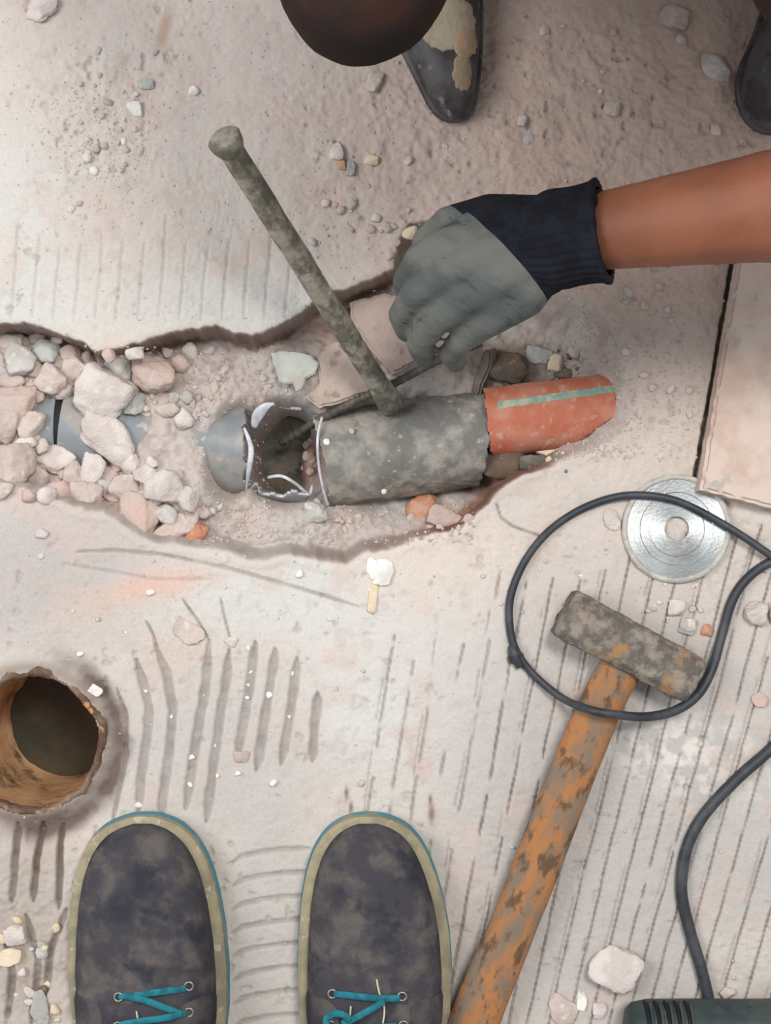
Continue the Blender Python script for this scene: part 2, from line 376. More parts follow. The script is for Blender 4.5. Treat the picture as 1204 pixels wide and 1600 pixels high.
# sunken, broken surround of the drain
DC = (46.0, 1162.0); DR = 108.0
dr = np.hypot(GX - DC[0], GY - DC[1])
ang = np.arctan2(GY - DC[1], GX - DC[0])
ringn = fbm(30, 91, 3)
ring = np.exp(-((dr - DR - 30) / (12 + 10 * ringn)) ** 2) * sst(-1.5, -.8, ang) * (1 - sst(1.5, 2.1, ang)) * (.5 + ringn)
Z -= 0.007 * ring
Z[:, :2] = 0; Z[:, -2:] = 0; Z[:2] = 0; Z[-2:] = 0

# --- albedo: dust, mortar, soil, with some shade painted in
def L3(c): return np.array(lin(c))
C = np.zeros(GX.shape + (3,)) + L3((205, 192, 181))
def paint(a, c):
    global C
    a = np.clip(a, 0, 1)[..., None]; C = C * (1 - a) + L3(c) * a
n1 = fbm(120, 101, 4); n2 = fbm(60, 111, 4); n3 = fbm(22, 121, 4)
paint(blob(0, 420, 130, 260, 3) * (0.5 + 0.7 * n2), (199, 197, 190))
paint(blob(330, 480, 260, 70, 3) * (0.3 + 0.8 * n2), (202, 200, 192))
paint(blob(1000, 180, 480, 480, 4) * (0.6 + 0.5 * n1), (192, 165, 149)); paint(blob(980, 160, 400, 300, 4) * .6, (192, 165, 148))  # pink-brown dust, its colour deepened to strengthen the worker's shade
paint(blob(620, 260, 150, 220, 3) * (n2 * 1.0), (198, 180, 168))
paint(blob(60, 900, 210, 130, 3) * 0.85, (178, 171, 166))
paint(blob(430, 930, 200, 70, 3) * 0.8, (203, 203, 196))
paint(blob(620, 1060, 220, 200, 3) * 0.7, (206, 203, 196))
paint(blob(700, 880, 150, 80, 3) * 0.8, (216, 200, 186))
paint(blob(240, 915, 90, 24, 2.5, -0.2) * 1.0, (212, 176, 158))
paint(blob(120, 960, 60, 30, 2.5) * 0.5, (205, 180, 165))
paint(blob(330, 1180, 200, 160, 3) * 0.7, (184, 178, 172))
paint(blob(1000, 1300, 350, 420, 4) * 0.9, (180, 174, 168))
paint(blob(1080, 1180, 130, 70, 2.5, 0.2) * sst(.4, .6, n3), (214, 206, 198))
paint(blob(1150, 1490, 90, 60, 3) * 0.6, (206, 196, 184))
paint(blob(540, 1220, 150, 80, 3) * sst(.5, .7, n2) * 0.6, (186, 160, 152))
paint(blob(560, 1120, 90, 60, 2.5) * 0.4, (210, 208, 203))
paint(sst(.58, .72, n2) * 0.35, (206, 178, 162))
paint(sst(.62, .75, n3) * 0.3, (184, 170, 160))
paint(blob(420, 1450, 80, 200, 4) * 0.6, (180, 178, 172))
paint(blob(30, 1460, 100, 190, 4) * (0.4 + 0.5 * n2), (164, 150, 138))
for (cx, cy, r) in ((674, 1272, 9), (672, 1250, 5), (232, 1296, 12), (541, 1240, 6), (548, 1262, 6)): paint(blob(cx, cy, r * .6, r * 1.7, 2.4) * 0.85, (130, 92, 78))
paint(blob(257, 45, 9, 34, 3, 0.25), (190, 160, 138))
paint(pits * 0.5 * (1 - depthf), (168, 154, 144))
paint(blob(430, 480, 150, 40, 3) * .3, (205, 205, 200))
# trench soil
t = sst(2, 9, pd)
paint(t, (192, 177, 167)); paint(t * sst(.42, .7, n2) * 0.7, (188, 182, 176)); paint(t * sst(.55, .7, n3) * 0.6, (172, 150, 138))
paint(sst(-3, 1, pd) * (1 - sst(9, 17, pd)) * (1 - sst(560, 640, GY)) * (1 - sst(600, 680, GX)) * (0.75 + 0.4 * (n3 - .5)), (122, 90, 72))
paint(sst(-2, 2, pd) * (1 - sst(12, 26, pd)) * sst(640, 700, GY) * (1 - sst(820, 900, GX)) * (0.35 * sst(420, 500, GX) + 0.65 * sst(640, 690, GX)), (150, 104, 84))
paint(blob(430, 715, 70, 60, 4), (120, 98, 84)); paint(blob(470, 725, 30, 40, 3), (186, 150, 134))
paint(blob(800, 720, 70, 40, 3) * t * 0.9, (122, 104, 88)); paint(blob(810, 565, 90, 40, 3) * t * 0.7, (140, 118, 96))
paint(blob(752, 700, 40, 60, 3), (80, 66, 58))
paint(blob(530, 500, 90, 45, 3) * t * 0.6, (172, 134, 116))
# dirt lying in the grooves, painted shade in the one beside the tile, wet stain round the drain
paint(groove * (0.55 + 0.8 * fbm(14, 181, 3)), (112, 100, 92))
paint(ring * 1.0, (112, 94, 88))
paint(np.exp(-((dr - DR - 10) / 12) ** 2) * 0.7, (140, 122, 108))
paint(blob(70, 1330, 60, 70, 3) * groove * 1.0, (92, 72, 56))
paint(np.exp(-((dr - DR - 8) / 16) ** 2) * blob(60, 1290, 160, 40, 2) * 0.6, (90, 76, 66))
dis = sst(150, 250, GX) * 0
for i, g in enumerate(left[:8]): pass

C = C * 0.82 + 0.18 * C.mean(axis=2, keepdims=True)
def hat(px, py):
    i = min(max(int(round((px - X0) / ST)), 0), nx - 1); j = min(max(int(round((py - Y0) / ST)), 0), ny - 1)
    return float(Z[j, i])
def ground(px, py):
    """point of the ground seen at pixel px, py"""
    z = 0.0
    for _ in range(6):
        p = P(px, py, z); z = hat(p.x * S + 602, 800 - p.y * S)
    return P(px, py, z)
def hxy(x, y): return hat(x * S + 602, 800 - y * S)

# floor mesh
verts = np.empty((ny * nx, 3)); verts[:, 0] = ((GX - 602) / S).ravel(); verts[:, 1] = ((800 - GY) / S).ravel(); verts[:, 2] = Z.ravel()
idx = np.arange(nx * ny).reshape(ny, nx)
quads = np.stack([idx[:-1, :-1], idx[1:, :-1], idx[1:, 1:], idx[:-1, 1:]], -1).reshape(-1, 4)
cxq = (GX[:-1, :-1] + ST / 2).ravel(); cyq = (GY[:-1, :-1] + ST / 2).ravel()
quads = quads[np.hypot(cxq - DC[0], cyq - DC[1]) > DR + 2]
# a coarse apron far around, part of the same floor
ex = [(-3.5, -3.5), (3.5, -3.5), (3.5, 3.5), (-3.5, 3.5)]
nb = len(verts)
verts = np.vstack([verts, np.array([(a, b, 0.0) for a, b in ex])])
c00, c10, c11, c01 = int(idx[-1, 0]), int(idx[-1, -1]), int(idx[0, -1]), int(idx[0, 0])
apron = [(nb, nb + 1, c10, c00), (nb + 1, nb + 2, c11, c10), (nb + 2, nb + 3, c01, c11), (nb + 3, nb, c00, c01)]
quads = np.vstack([quads, np.array(apron)])
me = bpy.data.meshes.new('floor')
me.vertices.add(len(verts)); me.vertices.foreach_set('co', verts.astype(np.float32).ravel())
me.loops.add(quads.size); me.loops.foreach_set('vertex_index', quads.astype(np.int32).ravel())
me.polygons.add(len(quads)); me.polygons.foreach_set('loop_start', np.arange(0, quads.size, 4, dtype=np.int32))
me.polygons.foreach_set('use_smooth', np.ones(len(quads), bool))
me.update(calc_edges=True)
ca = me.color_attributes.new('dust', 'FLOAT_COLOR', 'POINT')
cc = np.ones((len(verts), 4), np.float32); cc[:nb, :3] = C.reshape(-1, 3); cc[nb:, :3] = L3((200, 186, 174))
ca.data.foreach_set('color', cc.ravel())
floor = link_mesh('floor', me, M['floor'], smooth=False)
tag(floor, 'broken mortar floor with trowel grooves, pink dust and an open trench', None, kind='structure')

# ------------------------------------------------------------------ rocks
def rock_mesh(seed, sub=4, faces=11, soft=0.05, rough=0.05, name='rubble_stone'):
    r = random.Random(seed)
    pl = []
    for _ in range(faces):
        n = Vector((r.gauss(0, 1), r.gauss(0, 1), r.gauss(0, 1))).normalized(); pl.append((n, r.uniform(0.72, 1.0)))
    pl += [(Vector((0, 0, 1)), 0.9), (Vector((0, 0, -1)), 0.9), (Vector((1, 0, 0)), 1), (Vector((-1, 0, 0)), 1), (Vector((0, 1, 0)), 1), (Vector((0, -1, 0)), 1)]
    bm = bmesh.new(); bmesh.ops.create_icosphere(bm, subdivisions=sub, radius=1)
    off = Vector((seed * 1.37, seed * 0.71, 0))
    for v in bm.verts:
        d = v.co.normalized()
        rr = 9.0; acc = 0
        for n, h in pl:
            c = d.dot(n)
            if c > 0.05: acc += (c / h) ** 14
        rr = acc ** (-1 / 14)
        rr *= 1 + rough * mnoise.fractal(d * 2.2 + off, 0.6, 2.1, 5) + rough * 0.35 * mnoise.noise(d * 9 + off)
        v.co = d * rr
    bmesh.ops.recalc_face_normals(bm, faces=bm.faces)
    me = bpy.data.meshes.new(name); bm.to_mesh(me); bm.free()
    me.polygons.foreach_set('use_smooth', [True] * len(me.polygons))
    return me
def rock(px, py, rx, ry, m, label=None, group=None, seed=0, rz=None, lift=0.45, name='rubble_stone', cat='stone', rot=0.0, z=None, tilt=0.0, sub=4, rough=0.10):
    g = ground(px, py) if z is None else P(px, py, z)
    rz = min(rx, ry) * 0.8 if rz is None else rz
    me = rock_mesh(seed * 17 + int(px) + int(py) * 3, sub, rough=rough, name=name); me.materials.append(M[m])
    o = bpy.data.objects.new(name, me); col.objects.link(o)
    f = (H - g.z) / H
    o.scale = (rx / S * f, ry / S * f, rz / S)
    zz = g.z + rz / S * lift
    q = P(px, py, zz); o.location = q
    o.rotation_euler = (tilt, tilt * 0.5, -rot)
    tag(o, label, cat, group)
    return o

G1 = 'rubble stones in the left end of the trench'
small_lab = 'small dusty pink rubble stone packed among the larger ones at the trench left end'
big = [
 (189, 575, 22, 26, 'rock_grey', 'grey angular stone under the trench upper rim, left of the reddish block', 0.3),
 (241, 587, 30, 29, 'rock_red', 'reddish square block of rubble under the upper rim of the trench', 0.1),
 (157, 622, 38, 38, 'rock_pale', 'large pale pointed stone resting right of the slit grey pipe', 0.5),
 (170, 682, 44, 27, 'rock_pale', 'long pale pink stone lying aslant over the buried grey pipe', 0.6),
 (212, 630, 15, 16, 'rock_green', 'small pale green-grey stone right of the large pale pointed stone', 0.1),
 (27, 632, 30, 25, 'rock_red', 'beige-orange rounded stone at the left photo edge beside the pipe', 0.0),
 (8, 670, 22, 24, 'rock_pink', 'pink stone cut by the left photo edge, below the beige-orange one', 0.0),
 (47, 664, 19, 21, 'rock_pink', 'pink stone touching the left end of the visible grey pipe', 0.3),
 (72, 547, 22, 18, 'rock_green', 'green-grey stone high in the trench, near its upper left rim', 0.1),
 (32, 566, 22, 22, 'rock_grey', 'grey stone near the left edge, below the trench upper rim', 0.4),
 (14, 538, 20, 18, 'rock_pink', 'dusky pink stone in the trench corner at the upper left', 0.2),
 (117, 580, 22, 22, 'rock_pink', 'pink stone above the black pipe slit', 0.7),
 (80, 592, 24, 22, 'rock_pink', 'dull pink stone above the visible grey pipe, left of the slit line', 0.2),
 (25, 725, 34, 36, 'rock_pink', 'big flat pink stone at the left edge, low in the rubble heap', 0.2),
 (88, 716, 26, 23, 'rock_pale', 'bright pinkish stone right under the slit grey pipe', 0.5),
 (56, 746, 21, 19, 'rock_pink', 'squat pink stone below and left of the bright one under the pipe', 0.2),
 (115, 741, 17, 21, 'rock_pink', 'upright pink stone between two brighter ones below the pipe', 0.2),
 (145, 733, 18, 21, 'rock_pale', 'bright upright stone below the long aslant pale stone', 0.2),
 (130, 775, 28, 22, 'rock_pink', 'broad flat pink stone at the lower rim, left of the dark gap', 0.3),
 (198, 760, 20, 20, 'rock_pink', 'round pink stone just above the big reddish stone', 0.3),
 (217, 808, 29, 35, 'rock_red', 'big reddish stone on the trench lower rim, largest of the lower row', 0.0),
 (228, 742, 18, 14, 'rock_pale', 'oval pale stone above right of the round pink stone', -0.3),
 (256, 762, 28, 24, 'rock_pale', 'broad pale stone half buried at the foot of the dust fan', 0.2),
 (291, 779, 18, 17, 'rock_pale', 'bright stone at the right end of the rubble heap', 0.2),
 (258, 802, 16, 15, 'rock_grey', 'small greyish stone right of the big reddish one', 0.2),
 (272, 826, 27, 18, 'rock_pink', 'flat pink stone on the lower rim, left of the orange one', -0.5),
 (307, 838, 15, 18, 'rock_brick', 'small orange brick stone at the right end of the lower rim row', 0.3),
 (205, 724, 16, 16, 'rock_pale', 'pale stone touching the lower right end of the long aslant one', 0.3),
]
for i, (px, py, rx, ry, m, lab, rot) in enumerate(big):
    onp = (px, py) in ((157, 622), (170, 682), (27, 632), (8, 670), (47, 664))
    rock(px, py, rx * 1.14, ry * 1.14, m, lab, G1, seed=i, rot=rot, z=-0.030 if onp else None, lift=0.15 if onp else 0.55, rz=min(rx, ry) * 0.85, tilt=rnd.uniform(-.15, .15))
small = [(170, 742, 10, 16), (95, 768, 16, 16), (72, 775, 14, 12), (300, 806, 12, 14), (160, 760, 12, 12), (178, 775, 14, 11), (184, 728, 11, 9), (240, 782, 12, 10), (226, 776, 10, 9), (20, 594, 18, 14), (52, 578, 14, 12), (108, 552, 15, 12), (135, 566, 12, 12), (146, 590, 14, 12), (55, 615, 16, 14), (98, 612, 14, 10), (170, 556, 10, 10), (210, 552, 12, 10), (230, 552, 9, 9), (284, 570, 14, 12), (300, 548, 12, 10), (262, 552, 10, 8), (190, 605, 12, 9), (230, 645, 9, 8), (222, 655, 7, 7), (262, 640, 11, 13), (285, 655, 12, 15), (272, 620, 9, 8), (292, 620, 10, 9), (10, 765, 14, 10), (44, 775, 10, 9), (180, 715, 9, 9), (285, 812, 9, 9), (262, 742, 10, 8), (276, 745, 9, 9), (318, 800, 9, 10), (40, 692, 12, 9), (65, 697, 10, 10), (70, 720, 8, 9), (236, 722, 9, 8), (98, 742, 8, 8), (60, 530, 12, 9), (90, 530, 10, 8), (38, 535, 9, 8)]
short = {}
for b_ in big: short[(b_[0], b_[1])] = b_[5].split(',')[0]
used = set()
words = {'rock_pink': 'pink', 'rock_pale': 'pale', 'rock_grey': 'greyish', 'rock_red': 'reddish'}
def small_label(px, py, m, r):
    order = sorted(big, key=lambda b: math.hypot(b[0] - px, b[1] - py))
    for b in order[:4]:
        dx, dy = px - b[0], py - b[1]
        d = ('right of' if dx > 0 else 'left of') if abs(dx) > abs(dy) else ('below' if dy > 0 else 'above')
        ref = ' '.join(b[5].replace(',', ' ').split()[:9 if len(b[5].split()) < 12 else 8])
        for cut_ in (' and', ' of', ' the', ' in', ' its', ' by', ' on', ' under', ' between', ' to', ' near', ' just', ' above', ' below', ' right', ' left', ' two', ' beside'):
            while ref.endswith(cut_): ref = ref[:-len(cut_)]
        lab = '%s %s stone %s the %s' % ('tiny' if r < 10.5 else 'small', words[m], d, ref)
        if lab not in used: used.add(lab); return ' '.join(lab.split()[:16])
    return small_lab
for i, (px, py, rx, ry) in enumerate(small):
    mt = rnd.choice(['rock_pink', 'rock_pink', 'rock_pale', 'rock_grey', 'rock_red'])
    rock(px, py, rx * 1.2, ry * 1.2, mt, small_label(px, py, mt, max(rx, ry)), G1, seed=i + 60, rot=rnd.uniform(-1, 1), lift=0.3, tilt=rnd.uniform(-.3, .3), sub=3)
single = [
 (657, 797, 22, 30, 'rock_brick', 'wedge-shaped orange brick shard below the dirty grey pipe', 0.1, 14),
 (493, 803, 20, 17, 'rock_grey', 'pale grey rough stone below the cut end of the dirty pipe', 0.2, 12),
 (958, 1510, 38, 31, 'rock_pale', 'pale pink lump of mortar on the ribbed floor above the power tool', 0.45, 20),
 (1178, 958, 19, 18, 'rock_pale', 'pale pink stone on the floor right of the cable loop', 0.2, 15),
 (1210, 955, 12, 20, 'rock_pink', 'pink stone cut off by the right photo edge beside the cable', 0.2, 13),
 (1056, 950, 13, 13, 'rock_pale', 'pale pebble inside the cable loop, above the hammer head', 0.2, 7),
 (1075, 979, 14, 13, 'rock_grey', 'grey-white pebble between the hammer head and the pale pebble', 0.2, 7),
 (1104, 984, 9, 9, 'rock_brick', 'tiny reddish pebble beside the cable, right of the grey-white pebble', 0.2, 6),
 (1188, 1093, 15, 12, 'rock_red', 'reddish crumbly stone near the right photo edge', 0.2, 4),
 (1195, 880, 8, 16, 'rock_pink', 'slim pink pebble at the right edge by the cable crossing', 0.2, 6),
 (955, 812, 12, 18, 'rock_pale', 'pale oval pebble left of the steel disc', -0.2, 6),
 (795, 575, 38, 25, 'rock_brown', 'ochre-brown lump behind the orange pipe', 0.2, 18),
 (842, 556, 20, 13, 'rock_green', 'green-grey chip behind the orange pipe, right of the ochre lump', 0.1, 9),
 (868, 564, 12, 16, 'rock_beige', 'yellowish beige chip behind the orange pipe', 0.1, 8),
 (898, 552, 11, 10, 'rock_pink', 'round pink pebble at the right rim above the orange pipe', 0.1, 8),
 (880, 582, 22, 9, 'rock_dark', 'flat dark grey chip against the upper edge of the orange pipe', 0.1, 6),
 (800, 592, 26, 9, 'rock_dark', 'long dark chip lying along the upper edge of the orange pipe', 0.1, 8),
 (790, 722, 42, 27, 'rock_brown', 'brown muddy lump under the orange pipe', 0.1, 16),
 (858, 706, 27, 10, 'rock_beige', 'long beige sliver under the lower edge of the orange pipe', 0.1, 8),
 (835, 725, 24, 15, 'rock_dark', 'dark gravelly lump below the beige sliver', 0.1, 9),
 (700, 810, 30, 18, 'rock_red', 'dark red soil lump on the lower trench rim', 0.4, 10),
 (600, 895, 16, 20, 'rock_white', 'white plaster chip lying below the trench lower rim', 0.2, 6),
 (582, 888, 10, 17, 'rock_white', 'narrow greyish white chip left of the bigger white plaster chip', 0.1, 5),
 (582, 932, 8, 26, 'rock_beige', 'long beige sliver below the two white plaster chips', 0.08, 4),
 (65, 12, 26, 22, 'rock_pale', 'pale flat chunk at the top left corner of the photo', 0.3, 8),
 (303, 142, 8, 8, 'rock_white', 'bright white crumb alone on the dust above the chisel', 0.1, 5),
 (211, 169, 12, 12, 'rock_white', 'white triangular plaster chip in the upper left crumbs', 0.1, 5),
 (228, 131, 13, 9, 'rock_green', 'grey-green chip above the white triangular plaster chip', 0.1, 5),
 (1052, 26, 24, 18, 'rock_pink', 'dusty lump at the top of the photo, left of the dark knee', 0.1, 9),
 (1116, 106, 24, 20, 'rock_grey', 'flat greyish stone left of the black shoe', 0.1, 6),
 (955, 172, 14, 12, 'rock_pink', 'small dusty stone in the shaded dust above the arm', 0.1, 8),
 (850, 48, 8, 9, 'rock_pale', 'pale pebble right of the cement-smeared shoe', 0.1, 5),
 (816, 188, 8, 9, 'rock_pale', 'pale pebble in the dust above the glove', 0.1, 5),
 (1118, 200, 8, 11, 'rock_pale', 'pale pebble below the flat greyish stone', 0.1, 5),
 (585, 128, 14, 16, 'rock_pink', 'pink lump in the dust left of the cement-smeared shoe', 0.1, 8),
 (534, 258, 8, 7, 'rock_brick', 'tiny red brick crumb in the dust right of the chisel', 0.1, 5),
 (580, 250, 11, 9, 'rock_beige', 'cream crumb right of the tiny red brick crumb', 0.1, 6),
 (548, 262, 8, 13, 'rock_green', 'grey-green crumb between the red and the cream crumbs', 0.1, 5),
 (526, 236, 11, 13, 'rock_pale', 'pale crumb just above the tiny red brick crumb', 0.1, 6),
 (640, 365, 12, 12, 'rock_beige', 'cream stone at the broken floor corner left of the glove', 0.1, 8),
 (66, 834, 9, 8, 'rock_pale', 'round pale pebble on grey mortar below the rubble heap', 0.1, 6),
 (360, 1003, 11, 8, 'rock_pale', 'pale pebble at the top of a wide trowel groove', 0.1, 5),
 (376, 1183, 14, 9, 'rock_pink', 'pink pebble at the bottom of a wide trowel groove', 0.1, 5),
 (150, 1079, 10, 8, 'rock_white', 'white chip on the upper right of the drain rim', 0.6, 5),
 (294, 990, 27, 18, 'rock_pink', 'flat triangular smear of pinkish mortar right of the drain', 0.5, 3),
 (908, 1565, 8, 15, 'rock_white', 'white sliver left of the power tool', 0.1, 4),
 (937, 1580, 12, 13, 'rock_pale', 'pale chip between the white sliver and the power tool', 0.1, 5),
 (1135, 1552, 14, 9, 'rock_pink', 'low pink lump where the cable meets the power tool', 0.1, 6),
 (878, 1580, 24, 20, 'rock_pink', 'pointed pink shard at the bottom edge right of the hammer handle', 0.5, 4),
 (25, 1462, 20, 16, 'rock_pale', 'pale pink chunk at the left edge above the left shoe laces', 0.1, 8),
 (12, 1495, 22, 14, 'rock_beige', 'cream chunk at the left edge, just under the pale pink one', 0.1, 7),
 (62, 1575, 16, 30, 'rock_green', 'tall grey-green sliver at the bottom left beside the left shoe', -0.3, 5),
]
for i, (px, py, rx, ry, m, lab, rot, rz) in enumerate(single):
    nm = 'pebble' if max(rx, ry) < 15 else ('brick_shard' if m == 'rock_brick' else ('plaster_chip' if m == 'rock_white' else 'rubble_stone'))
    rock(px, py, rx, ry, m, lab, None, seed=i + 200, rot=rot, rz=rz, lift=0.45, name=nm, cat='pebble' if nm == 'pebble' else 'stone', tilt=rnd.uniform(-.12, .12))

# flat irregular plates
def plate(name, pts, thick, m, z, label, cat='slab', tilt=(0, 0), parent=None, jag=1.5, tag_it=True):
    c = P(sum(p[0] for p in pts) / len(pts), sum(p[1] for p in pts) / len(pts), z)
    bm = bmesh.new(); out = []
    n = len(pts)
    for i in range(n):
        a = pts[i]; b = pts[(i + 1) % n]
        k = max(1, int(math.hypot(a[0] - b[0], a[1] - b[1]) / 8))
        for j in range(k):
            t = j / k; out.append((a[0] + (b[0] - a[0]) * t + (rnd.uniform(-jag, jag) if j else 0), a[1] + (b[1] - a[1]) * t + (rnd.uniform(-jag, jag) if j else 0)))
    vs = [bm.verts.new(P(x, y, z) - c + Vector((0, 0, 0))) for x, y in out]
    f = bm.faces.new(vs)
    r = bmesh.ops.extrude_face_region(bm, geom=[f])
    up = [v for v in r['geom'] if isinstance(v, bmesh.types.BMVert)]
    for v in up: v.co.z += thick; v.co.x *= 0.985; v.co.y *= 0.985
    bmesh.ops.bevel(bm, geom=[e for e in bm.edges if all(v in up for v in e.verts)], offset=thick * 0.2, segments=2, affect='EDGES')
    o = obj(name, bm, M[m], parent, smooth=False); o.location = c; o.rotation_euler = (tilt[0], tilt[1], 0)
    if tag_it: tag(o, label, cat)
    return o
plate('render_plate', [(423, 552), (440, 549), (470, 552), (487, 556), (499, 568), (492, 585), (478, 592), (472, 608), (463, 612), (458, 600), (436, 597), (430, 575)], 0.006, 'plate_grey', -0.034, 'thin pale grey-green plate of render lying in the trench', 'plate', (0.03, 0.02))
plate('soil_slab', [(505, 545), (530, 535), (560, 570), (592, 608), (540, 628), (500, 640), (478, 622), (500, 600), (495, 570)], 0.012, 'soil_slab', -0.042, 'flat pinkish slab of soil left of the chisel foot', 'slab')
plate('soil_slab', [(545, 475), (600, 460), (690, 490), (725, 520), (722, 538), (670, 560), (612, 588), (575, 545), (548, 500)], 0.012, 'soil_slab', -0.040, 'flat brownish slab of soil right of the chisel, under the glove', 'slab')
plate('mortar_flap', [(765, 548), (778, 545), (774, 575), (760, 600), (752, 622), (736, 618), (745, 590)], 0.010, 'rock_dark', -0.050, 'dark wedge standing between the dirty pipe and the ochre lump', 'shard', (0.1, -0.5))

# large dusty tile at the right
tl = plate('floor_tile', [(1152, 380), (1385, 380), (1385, 838), (1204, 797), (1086, 768), (1112, 610)], 0.015, 'tile', 0.006, 'large dusty tile lying at the right edge over the steel disc', 'tile', jag=0.8)

# ------------------------------------------------------------------ crumbs
cm = [rock_mesh(900 + i, 2, 8, name='crumb') for i in range(8)]
def crumbs(n, sampler, mats, size, label, group):
    for i in range(n):
        px, py = sampler()
        while math.hypot(px - DC[0], py - DC[1]) < DR + 12: px, py = sampler()
        g = ground(px, py)
        r = rnd.uniform(*size) ** 1.0
        me = rnd.choice(cm)
        key = (me.name, rnd.choice(mats))
        if key not in crumb_cache:
            c = me.copy(); c.materials.append(M[key[1]]); crumb_cache[key] = c
        o = bpy.data.objects.new('crumb', crumb_cache[key]); col.objects.link(o)
        o.scale = (r / S * rnd.uniform(.7, 1.3), r / S * rnd.uniform(.7, 1.3), r / S * rnd.uniform(.45, .8))
        o.location = g + Vector((0, 0, o.scale.z * 0.4)); o.rotation_euler = (0, 0, rnd.uniform(0, 6.28))
        cw = {'rock_pink': 'pink', 'rock_pale': 'pale', 'rock_grey': 'grey', 'rock_red': 'reddish', 'rock_white': 'white', 'rock_green': 'grey-green', 'rock_brown': 'brown', 'rock_dark': 'dark', 'rock_beige': 'beige'}[key[1]]
        sz = 'tiny' if r < size[0] + (size[1] - size[0]) * .33 else ('small' if r < size[0] + (size[1] - size[0]) * .66 else 'larger')
        tag(o, sz + ' ' + cw + ' ' + label, 'crumb', group)
crumb_cache = {}
def gauss(cx, cy, sx, sy): return lambda: (rnd.gauss(cx, sx), rnd.gauss(cy, sy))
def uni(x0, x1, y0, y1): return lambda: (rnd.uniform(x0, x1), rnd.uniform(y0, y1))
def multi(*fs): return lambda: rnd.choice(fs)()
crumbs(40, multi(gauss(170, 200, 35, 45), gauss(150, 230, 40, 40)), ['rock_pale', 'rock_green', 'rock_white', 'rock_grey', 'rock_pink'], (2, 6.5), 'crumb in the loose patch at the upper left', 'crumbs in the upper left patch')
crumbs(50, multi(uni(480, 720, 180, 380), uni(760, 1140, 30, 230), uni(940, 1080, 440, 700), uni(500, 640, 300, 420)), ['rock_pink', 'rock_pink', 'rock_pale', 'rock_red', 'rock_grey'], (2.5, 8), 'crumb in the loose dirt across the upper right', 'crumbs in the pink dust at the upper right')
crumbs(60, multi(uni(300, 480, 540, 660), uni(300, 500, 780, 850), uni(500, 740, 790, 830), uni(880, 980, 560, 710), uni(200, 330, 600, 640)), ['rock_pink', 'rock_pale', 'rock_grey', 'rock_pink', 'rock_red'], (3, 8), 'crumb on the soil inside the trench', 'crumbs on the trench soil')
crumbs(20, multi(gauss(470, 700, 14, 22), gauss(462, 740, 20, 10)), ['rock_pink', 'rock_red', 'rock_brown'], (4, 9), 'crumb fallen inside the broken grey pipe', 'crumbs inside the broken pipe')
crumbs(16, multi(gauss(850, 720, 30, 12), gauss(850, 570, 40, 14)), ['rock_dark', 'rock_beige', 'rock_brown', 'rock_grey'], (3, 8), 'crumb beside the orange pipe', 'crumbs round the orange pipe')
crumbs(52, multi(uni(300, 800, 880, 1290), uni(780, 1200, 1100, 1600), uni(780, 960, 820, 1000), uni(0, 300, 860, 1040)), ['rock_pale', 'rock_white', 'rock_pink', 'rock_grey', 'rock_pale'], (1.5, 4.5), 'crumb on the ribbed mortar floor', 'crumbs on the ribbed floor')
crumbs(18, multi(uni(1000, 1100, 910, 1000), uni(980, 1100, 1140, 1220)), ['rock_pale', 'rock_grey', 'rock_pink'], (2, 6), 'crumb in the chipped patches round the hammer head', 'crumbs round the hammer head')
crumbs(16, uni(0, 105, 1400, 1600), ['rock_pale', 'rock_brown', 'rock_grey', 'rock_beige'], (3, 9), 'crumb in the bottom left corner', 'crumbs in the bottom left corner')
for px, py, r in ((388, 1012, 5), (392, 1050, 4), (388, 1070, 4), (386, 1090, 4), (217, 1258, 7), (300, 1183, 6), (297, 1226, 5), (372, 1208, 6), (427, 1222, 7), (336, 1165, 3), (268, 1120, 4), (228, 1080, 4), (235, 925, 7), (468, 897, 8), (515, 967, 4), (126, 1021, 6), (457, 1052, 4), (452, 1120, 4)):
    g = ground(px, py); key = (cm[px % 8].name, 'rock_white')
    if key not in crumb_cache: c = cm[px % 8].copy(); c.materials.append(M['rock_white']); crumb_cache[key] = c
    o = bpy.data.objects.new('crumb', crumb_cache[key]); col.objects.link(o)
    o.scale = (r / S * .7, r / S, r / S * .6); o.location = g + Vector((0, 0, r / S * .25)); o.rotation_euler = (0, 0, rnd.random() * 6)
    tag(o, 'bright white crumb in or beside the wide trowel grooves', 'crumb', 'white crumbs in the wide grooves')

# uncountable grit as one mesh per colour
def grit(n, sampler, m, size, label):
    ico = bmesh.new(); bmesh.ops.create_icosphere(ico, subdivisions=1, radius=1)
    bv = np.array([v.co[:] for v in ico.verts]); bf = np.array([[v.index for v in f.verts] for f in ico.faces]); ico.free()
    V = []; F = []
    for i in range(n):
        q_ = sampler()
        while math.hypot(q_[0] - DC[0], q_[1] - DC[1]) < DR + 6: q_ = sampler()
        g = ground(*q_); r = rnd.uniform(*size) / S
        sc3 = np.array([rnd.uniform(.6, 1.4), rnd.uniform(.6, 1.4), rnd.uniform(.4, .8)]) * r
        V.append((bv * (1 + 0.25 * rs.randn(*bv.shape))) * sc3 + np.array(g) + np.array([0, 0, r * .3])); F.append(bf + 12 * i)
    me = mesh_from('grit', np.vstack(V), np.vstack(F).tolist())
    o = link_mesh('grit', me, M[m], smooth=False); tag(o, label, 'grit', kind='stuff')
ins = lambda: (lambda p: p)(multi(uni(0, 480, 540, 620), uni(320, 740, 790, 850), uni(300, 420, 560, 850), uni(860, 1000, 520, 720))())
grit(1500, ins, 'rock_pink', (0.9, 3.0), 'fine pink grit spread over the trench soil')
